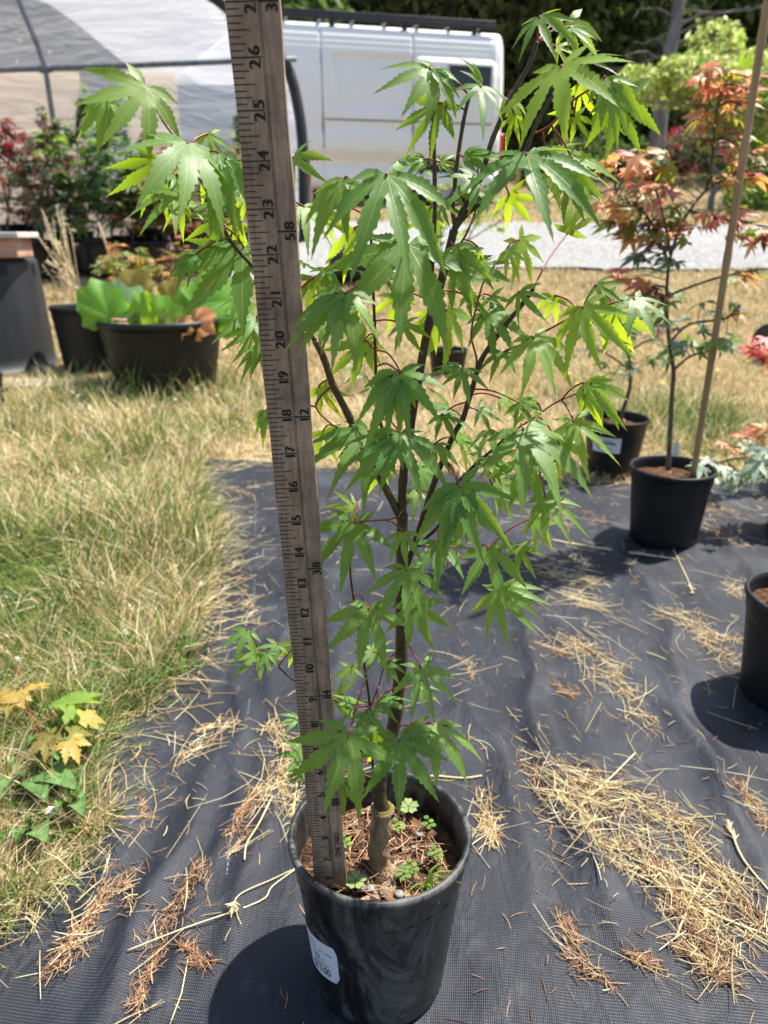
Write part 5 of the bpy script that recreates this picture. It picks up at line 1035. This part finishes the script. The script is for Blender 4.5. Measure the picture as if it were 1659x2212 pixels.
for xr in (1.05, 4.75):
    for yy in (.04, 1.72):
        mb = MB(); mb.lathe([(.20, .0), (.31, .0), (.34, .03), (.34, .20), (.31, .24), (.2, .24)], 32); o = mb.obj('wheel', M['rubber'], van, True); o.matrix_basis = Matrix.Translation((-xr, yy, .34)) @ Matrix.Rotation(R(-90), 4, 'X')
        mb = MB(); mb.lathe([(.001, .05), (.06, .04), (.10, .07), (.16, .06), (.20, .02), (.205, .02)], 24); r2_ = mb.obj('rim', M['rim'], o, True)
        if yy < 1: mb = MB(); mb.lathe([(.345, .0), (.42, 0), (.42, .25), (.36, .25)], 32); o3 = mb.obj('wheel_arch', M['vandark'], van, True); o3.matrix_basis = Matrix.Translation((-xr, .022, .36)) @ Matrix.Rotation(R(-90), 4, 'X')
# timber in front of van
q = onT(760, 447); t_ = thing('timber', q, 'weathered landscape timber lying at the gravel edge by the van', 'timber'); mb = MB(); mb.box((0, .05, .07), (.95, .08, .08)); mb.obj('beam', M['board'], t_)

# ------------------------------------------------------------------ background trees and shrubs
def foliage_mesh(name, blobs, n, size, cols, squash=1.0, seed=0, droop=.0):
    rg = np.random.default_rng(seed); tot = sum(b_[3] * b_[4] * b_[5] for b_ in blobs) ; P = []
    for (cx, cy, cz, rx, ry, rz) in blobs:
        k = max(20, int(n * rx * ry * rz / tot)); d = rg.normal(size=(k, 3)); d /= np.linalg.norm(d, axis=1)[:, None]; rr = rg.uniform(.45, 1.05, k) ** .6; p = d * rr[:, None] * [rx, ry, rz] + [cx, cy, cz]
        p += .36 * np.array([rx, ry, rz]) * np.stack([noise(p[:, 0], p[:, 2], 5 / rx, 1), noise(p[:, 1], p[:, 2], 5 / rx, 2), noise(p[:, 0], p[:, 1], 5 / rx, 3)], 1); P.append(p)
    P = np.concatenate(P); m_ = len(P); a = rg.normal(size=(m_, 3)); a[:, 2] -= droop; a /= np.linalg.norm(a, axis=1)[:, None]; u = rg.normal(size=(m_, 3)); u = np.cross(a, u); u /= np.linalg.norm(u, axis=1)[:, None]
    s = size * rg.uniform(.5, 1.35, (m_, 1)); V = np.stack([P - a * s, P + u * s * .42, P + a * s, P - u * s * .42], 1).reshape(-1, 3); i = np.arange(m_)[:, None] * 4
    T = np.concatenate([i + [0, 1, 2], i + [0, 2, 3]]); c = np.array(cols)[rg.integers(0, len(cols), m_)] * rg.uniform(.6, 1.3, (m_, 1)); return mesh_tris(name, V, T, np.repeat(c, 4, 0), M['foliage'])
def tree(name, px, Y, label, cat, blobs, n, size, cols, trunk=(.16, .08), tmat='darkbark', seed=0, limbs=True, group=None, ztop=None, droop=0.0):
    x = ray(px, 300).x * Y / ray(px, 300).y; b_ = Vector((x, Y, float(terr(Y)) - .06)); t_ = thing(name, b_, label, cat, group)
    if trunk:
        zt = ztop or max(q[2] for q in blobs); mb = MB(); r_ = random.Random(seed); P = [Vector((r_.gauss(0, .04) * i, r_.gauss(0, .04) * i, zt * i / 6)) for i in range(7)]; mb.tube(smoothpath(P, 3), [trunk[0] + (trunk[1] - trunk[0]) * i / 18 for i in range(19)], 9); mb.obj('trunk', M[tmat], t_, True)
        if limbs:
            for (cx, cy, cz, rx, ry, rz) in blobs:
                z0 = min(max(cz - rz * .7, zt * .2), zt * .9); mb = MB(); mb.tube([P[0].lerp(P[-1], z0 / zt), Vector((cx * .6, cy * .6, (z0 + cz) / 2)), Vector((cx, cy, cz))], [trunk[1] * .8, trunk[1] * .5, trunk[1] * .2], 6); mb.obj('limb', M[tmat], t_, True)
    link(bpy.data.objects.new('crown', foliage_mesh('crown', blobs, n, size, cols, seed=seed, droop=droop)), t_); return t_
DK = [(.11, .155, .040), (.15, .20, .05), (.19, .235, .065), (.08, .115, .035)]; MD = [(.11, .18, .04), (.15, .22, .05), (.08, .13, .03)]; OLV = [(.15, .155, .045), (.19, .19, .055), (.10, .11, .035)]
r_ = random.Random(3)
TR = [(600, 17, MD, 'sunlit green tree above the van roof by the greenhouse'), (720, 20, DK, 'dark conifer left of the gap of sky over the van'), (830, 22, MD, 'dark evergreen over the middle of the van roof'), (950, 19, OLV, 'olive green tree above the van roof rack'), (1060, 21, DK, 'deep green evergreen over the rear of the van'), (1150, 18, OLV, 'dark conifer just behind the van tail'), (1240, 20, MD, 'shadowy evergreen left of the bare trunk'), (1330, 17.5, DK, 'dense dark evergreen beside the bare trunk'), (1420, 22, DK, 'dark evergreen directly behind the bare trunk'), (1520, 18.5, MD, 'dark evergreen behind the yellow-green tree'), (1630, 20, DK, 'deep green evergreen behind the bamboo stake'), (1760, 18, MD, 'mid green tree past the bamboo stake'), (480, 22, DK, 'dark evergreen behind the greenhouse'), (300, 24, DK, 'far dark conifer behind the greenhouse roof')]
for i, (px, Y, cols, lb) in enumerate(TR):
    s = Y / 20; blobs = [(r_.uniform(-.9, .9) * s, r_.uniform(-.5, .5), z * s, r_.uniform(1.1, 1.7) * s, 1.1 * s, r_.uniform(.8, 1.2) * s) for z in (.7, 1.6, 2.5, 3.5, 4.6, 5.8) for _ in (0, 1)]
    blobs = [b_ for b_ in blobs if not (i in (1,) and b_[2] > 4.4 * s)]
    tree('evergreen_tree', px, Y, lb, 'tree', blobs, 6500, .16 * s, cols, (.20, .07), seed=20 + i, group='dark trees behind the van', droop=.6, ztop=6.2 * s)
# second, far belt
BV = []
blobs = [(x, 30 + r_.uniform(-2, 2), float(terr(30)) + z, 2.3, 1.5, 1.6) for x in np.arange(-22, 26, 2.6) for z in (1.0, 3.2, 5.4) if not (abs(x + 2.0) < 1.4 and z > 5)]
o = link(bpy.data.objects.new('far_wood', foliage_mesh('far_wood', blobs, 42000, .30, DK, seed=5))); tag(o, 'far wood closing off the view behind the dark trees', 'wood', kind='stuff')
# bare grey tree
Yb = 14.5; base = onY(1422, 312, Yb); base.z = float(terr(Yb)) - .05; t_ = thing('bare_tree', base, 'bare grey tree trunk with leafless dead branches', 'tree')
P = smoothpath([base, onY(1428, 230, Yb), onY(1445, 120, Yb), onY(1462, 40, Yb), onY(1470, -40, Yb), onY(1478, -160, Yb)], 4); mb = MB(); mb.tube(P, [.16 - .10 * i / (len(P) - 1) for i in range(len(P))], 10); mb.obj('trunk', M['treebark'], t_, True, base)
for i, (a, c) in enumerate([((1440, 145), (1350, 120)), ((1455, 80), (1620, 14)), ((1450, 95), (1580, 90)), ((1466, 20), (1659, 15)), ((1446, 115), (1390, 95)), ((1440, 150), (1500, 170)), ((1448, 110), (1320, 150)), ((1460, 50), (1550, 0)), ((1468, -10), (1400, -50)), ((1430, 220), (1480, 225)), ((1462, 40), (1380, 20)), ((1470, -40), (1580, -80))]):
    A_, B_ = onY(*a, Yb), onY(*c, Yb + r_.uniform(-.8, .4)); md_ = A_.lerp(B_, .5) + Vector((0, 0, r_.uniform(-.12, .15))); P = smoothpath([A_, md_, B_], 5); mb = MB(); mb.tube(P, [.018 - .014 * k / 10 for k in range(11)], 6)
    for k in range(5): q = P[r_.randint(3, 10)]; mb.tube([q, q + Vector((r_.gauss(0, .25), r_.gauss(0, .2), r_.uniform(-.3, .15)))], [.006, .002], 4)
    mb.obj('branch', M['treebark'], t_, True, base)
# yellow-green tree
LM = [(.50, .56, .15), (.62, .66, .24), (.30, .42, .07), (.40, .52, .09), (.66, .68, .38)]
Yl = 11.5
def lblob(px, py, rx, ry, dy=0): p = onY(px, py, Yl + dy); s = Yl / FPX; return (p.x - lx.x, dy, p.z - lx.z, rx * s, rx * s * .8, ry * s)
lx = onY(1560, 345, Yl); lx.z = float(terr(Yl)) - .06
tree('maple_tree', 1560, Yl, 'yellow-green variegated tree with layered light foliage', 'tree', [lblob(1400, 175, 50, 22), lblob(1480, 150, 60, 26), lblob(1560, 90, 48, 36, .3), lblob(1540, 160, 70, 34, -.2), lblob(1620, 150, 60, 40, .2), lblob(1440, 205, 50, 26, .3), lblob(1370, 160, 30, 16, .2), lblob(1600, 230, 70, 40), lblob(1520, 215, 50, 22, .2), lblob(1660, 270, 60, 50), lblob(1380, 215, 30, 18), lblob(1350, 195, 22, 14), lblob(1680, 190, 60, 50), lblob(1590, 300, 60, 30, .2)], 9000, .055, LM, (.05, .02), 'treebark', seed=77, ztop=1.5)
def shrub(px, py, Y, rx, rz, label, cols, n=1500, size=.045, group=None, name='shrub'):
    p = onY(px, py, Y); z = float(terr(Y)); t_ = thing(name, Vector((p.x, Y, z - .03)), label, 'shrub', group); r_ = random.Random(px)
    bl = [(r_.uniform(-.5, .5) * rx, r_.uniform(-.3, .3) * rx, rz * r_.uniform(.4, .8), rx * r_.uniform(.45, .7), rx * .5, rz * r_.uniform(.4, .6)) for _ in range(5)]
    link(bpy.data.objects.new('foliage', foliage_mesh('foliage', bl, n, size, cols, seed=px)), t_)
    mb = MB(); 
    for b_ in bl: mb.tube([(0, 0, 0), (b_[0], b_[1], b_[2])], [.02, .006], 5)
    mb.obj('stems', M['darkbark'], t_)
shrub(1470, 320, 15.5, .55, .75, 'small pink-red shrub at the foot of the bare trunk', [(.42, .05, .08), (.52, .08, .12), (.30, .03, .05)], 1400, .05)
shrub(1260, 345, 15, .9, .6, 'low dark green shrub beyond the dry grass behind the van tail', DK + MD, 1600, .06); shrub(1180, 345, 14.5, .6, .45, 'olive shrub close behind the van tail', OLV, 1000, .06); shrub(1340, 350, 15, .8, .5, 'grey-green shrub left of the pink-red one', MD, 1400, .06)
shrub(1530, 345, 14.8, .9, .8, 'grey-green shrub right of the pink-red one', [(.12, .16, .08), (.16, .20, .10), (.09, .12, .05)], 1800, .06); shrub(1640, 395, 10.6, .55, .45, 'bright green shrub dotted with yellow flowers across the gravel', [(.12, .22, .03), (.18, .30, .05), (.09, .16, .03)], 1600, .04); shrub(1690, 330, 12, .8, .9, 'tall green shrub behind the yellow-flowered one', MD, 1600, .06)

# ------------------------------------------------------------------ flowers
def bloom(px, py, kind, n):
    g = onT(px, py); h = .05 if kind == 'w' else .07; s = (.0065 if kind == 'w' else .009) * (1 if g.y < 2 else 1.25) * (1 + .15 * max(0, g.y - 3))
    t_ = thing('clover_flower' if kind == 'w' else 'yellow_flower', g, 'white clover bloom in the verge grass' if kind == 'w' else 'small yellow wildflower in the dry field', 'flower', 'white clover blooms' if kind == 'w' else 'yellow wildflowers')
    mb = MB(); mb.tube([(0, 0, -.01), (.002, 0, h)], .0009 * max(1, g.y / 2), 5); mb.obj('stem', M['lf_mid'], t_)
    mb = MB(); r_ = random.Random(n)
    if kind == 'w':
        for k in range(34):
            d = Vector((r_.gauss(0, 1), r_.gauss(0, 1), r_.gauss(.35, 1))).normalized(); mb.tube([Vector((0.002, 0, h)) + d * s * .2, Vector((.002, 0, h)) + d * s], [s * .10, s * .17], 4)
    else:
        for k in range(10):
            a = k * .628; d = Vector((math.cos(a), math.sin(a), .25)); p = Vector((-d.y, d.x, 0)); c = Vector((.002, 0, h)); mb.add([c, c + d * s * .7 + p * s * .25, c + d * s * 1.3, c + d * s * .7 - p * s * .25], [(0, 1, 2, 3)])
    mb.obj('head', M['flowerw'] if kind == 'w' else M['flowery'], t_)
for i, (px, py) in enumerate([(72, 1135), (20, 1130), (118, 1270), (245, 1275), (435, 1310), (275, 1420), (45, 1480), (185, 868), (255, 850), (240, 845), (337, 850), (380, 888), (425, 865), (172, 880), (160, 872), (215, 865), (470, 880), (335, 905), (185, 920), (510, 905), (120, 1820), (225, 1310)]): bloom(px, py, 'w', i)
for i, (px, py) in enumerate([(1185, 460), (1140, 455), (1230, 448), (1550, 445), (1600, 445), (1640, 450), (1520, 440), (1245, 862), (1320, 875), (1225, 838), (1500, 730), (1510, 800), (1425, 860), (1430, 830), (1265, 620), (1610, 810), (1545, 830), (1180, 445)]): bloom(px, py, 'y', i)
# yellowing maple branch reaching in over the clover, broad weeds
gb = onG(-60, 1560); gb.z = 0; t_ = thing('maple_branch', gb, 'yellow autumn-tinted maple twig lying over the verge clover', 'branch')
def lz(px, py, z=.05): return onG(px, py, z)
mb = MB(); 
for s in [[(-60, 1520), (30, 1520), (55, 1510), (75, 1570), (100, 1600), (150, 1612)], [(55, 1510), (48, 1470), (30, 1440)], [(75, 1570), (120, 1545), (160, 1520)]]: mb.tube(smoothpath([lz(*q, .08) for q in s], 4), .0009, 5)
mb.obj('twig', M['petiole'], t_, True, gb)
for i, (bx, by, tx, ty, ln) in enumerate([(28, 1500, 20, 1555, 0), (40, 1500, 52, 1540, 0), (70, 1490, 85, 1480, 0), (140, 1540, 200, 1545, 1), (160, 1520, 185, 1490, 1), (150, 1600, 180, 1650, 0), (115, 1590, 75, 1620, 2), (110, 1590, 90, 1650, 2), (175, 1550, 230, 1560, 0), (20, 1490, -10, 1530, 0), (150, 1585, 205, 1590, 2)]):
    a, b_ = lz(bx, by, .085), lz(tx, ty, .065); place_leaf(leaf_mesh('maple_leaf', M[['lf_yel', 'lf_pale', 'lf_orange'][ln] if ln != 1 else 'leaf_y'], 5, .2, .2, 9, 200 + i, .25, .34, .15) if i < 4 else [o for o in t_.children if o.name.startswith('leaf')][i % 4].data if ln == 0 else leaf_mesh('maple_leaf', M[['lf_yel', 'leaf_y', 'lf_olive'][ln]], 5, .2, .2, 9, 210 + i, .25, .34, .15), a, b_, Vector((0, -.2, 1)), t_)
def broad(px, py, label, leaves):
    g = onG(px, py); g.z = 0; t_ = thing('broadleaf_weed', g, label, 'weed')
    for (tx, ty, wd) in leaves:
        e = onG(tx, ty, .02); a = Vector((g.x, g.y, .012)); me = MB(); d = e - a; pz_ = Vector((-d.y, d.x, 0)) * wd; n_ = 9; V = []
        for i in range(n_ + 1):
            q = i / n_; hw = math.sin(math.pi * min(1, q ** .8)) ** .8; c = a + d * q + Vector((0, 0, .040 * math.sin(q * 2.6))); V += [c - pz_ * hw + Vector((0, 0, .004)), c, c + pz_ * hw + Vector((0, 0, .004))]
        me.add(V, [(i * 3 + k, i * 3 + k + 1, i * 3 + k + 4, i * 3 + k + 3) for i in range(n_) for k in (0, 1)]); me.obj('leaf', M['broad'], t_, True, g)
M['broad'] = noisy('broad_weed_leaf', (.055, .125, .03), (.10, .19, .05), 60, .6, .4, 120, .2)
broad(110, 1640, 'plantain weed with long leaves pointing onto the fabric', [(238, 1612, .13), (190, 1560, .12), (210, 1650, .16), (60, 1660, .16), (150, 1690, .2)])
broad(60, 1720, 'broad-leaved weed lying low in the verge by the straw fringe', [(130, 1690, .25), (175, 1740, .22), (20, 1690, .25), (110, 1770, .2), (10, 1760, .2)])
broad(75, 1850, 'bright three-leaf clover weed on the dry fringe', [(110, 1855, .42), (75, 1810, .42), (45, 1862, .42)])
broad(160, 1790, 'dull green weed at the tip of the grass fringe', [(195, 1770, .3), (190, 1800, .3), (150, 1760, .3), (130, 1800, .25)])
print('objects', len(bpy.data.objects))
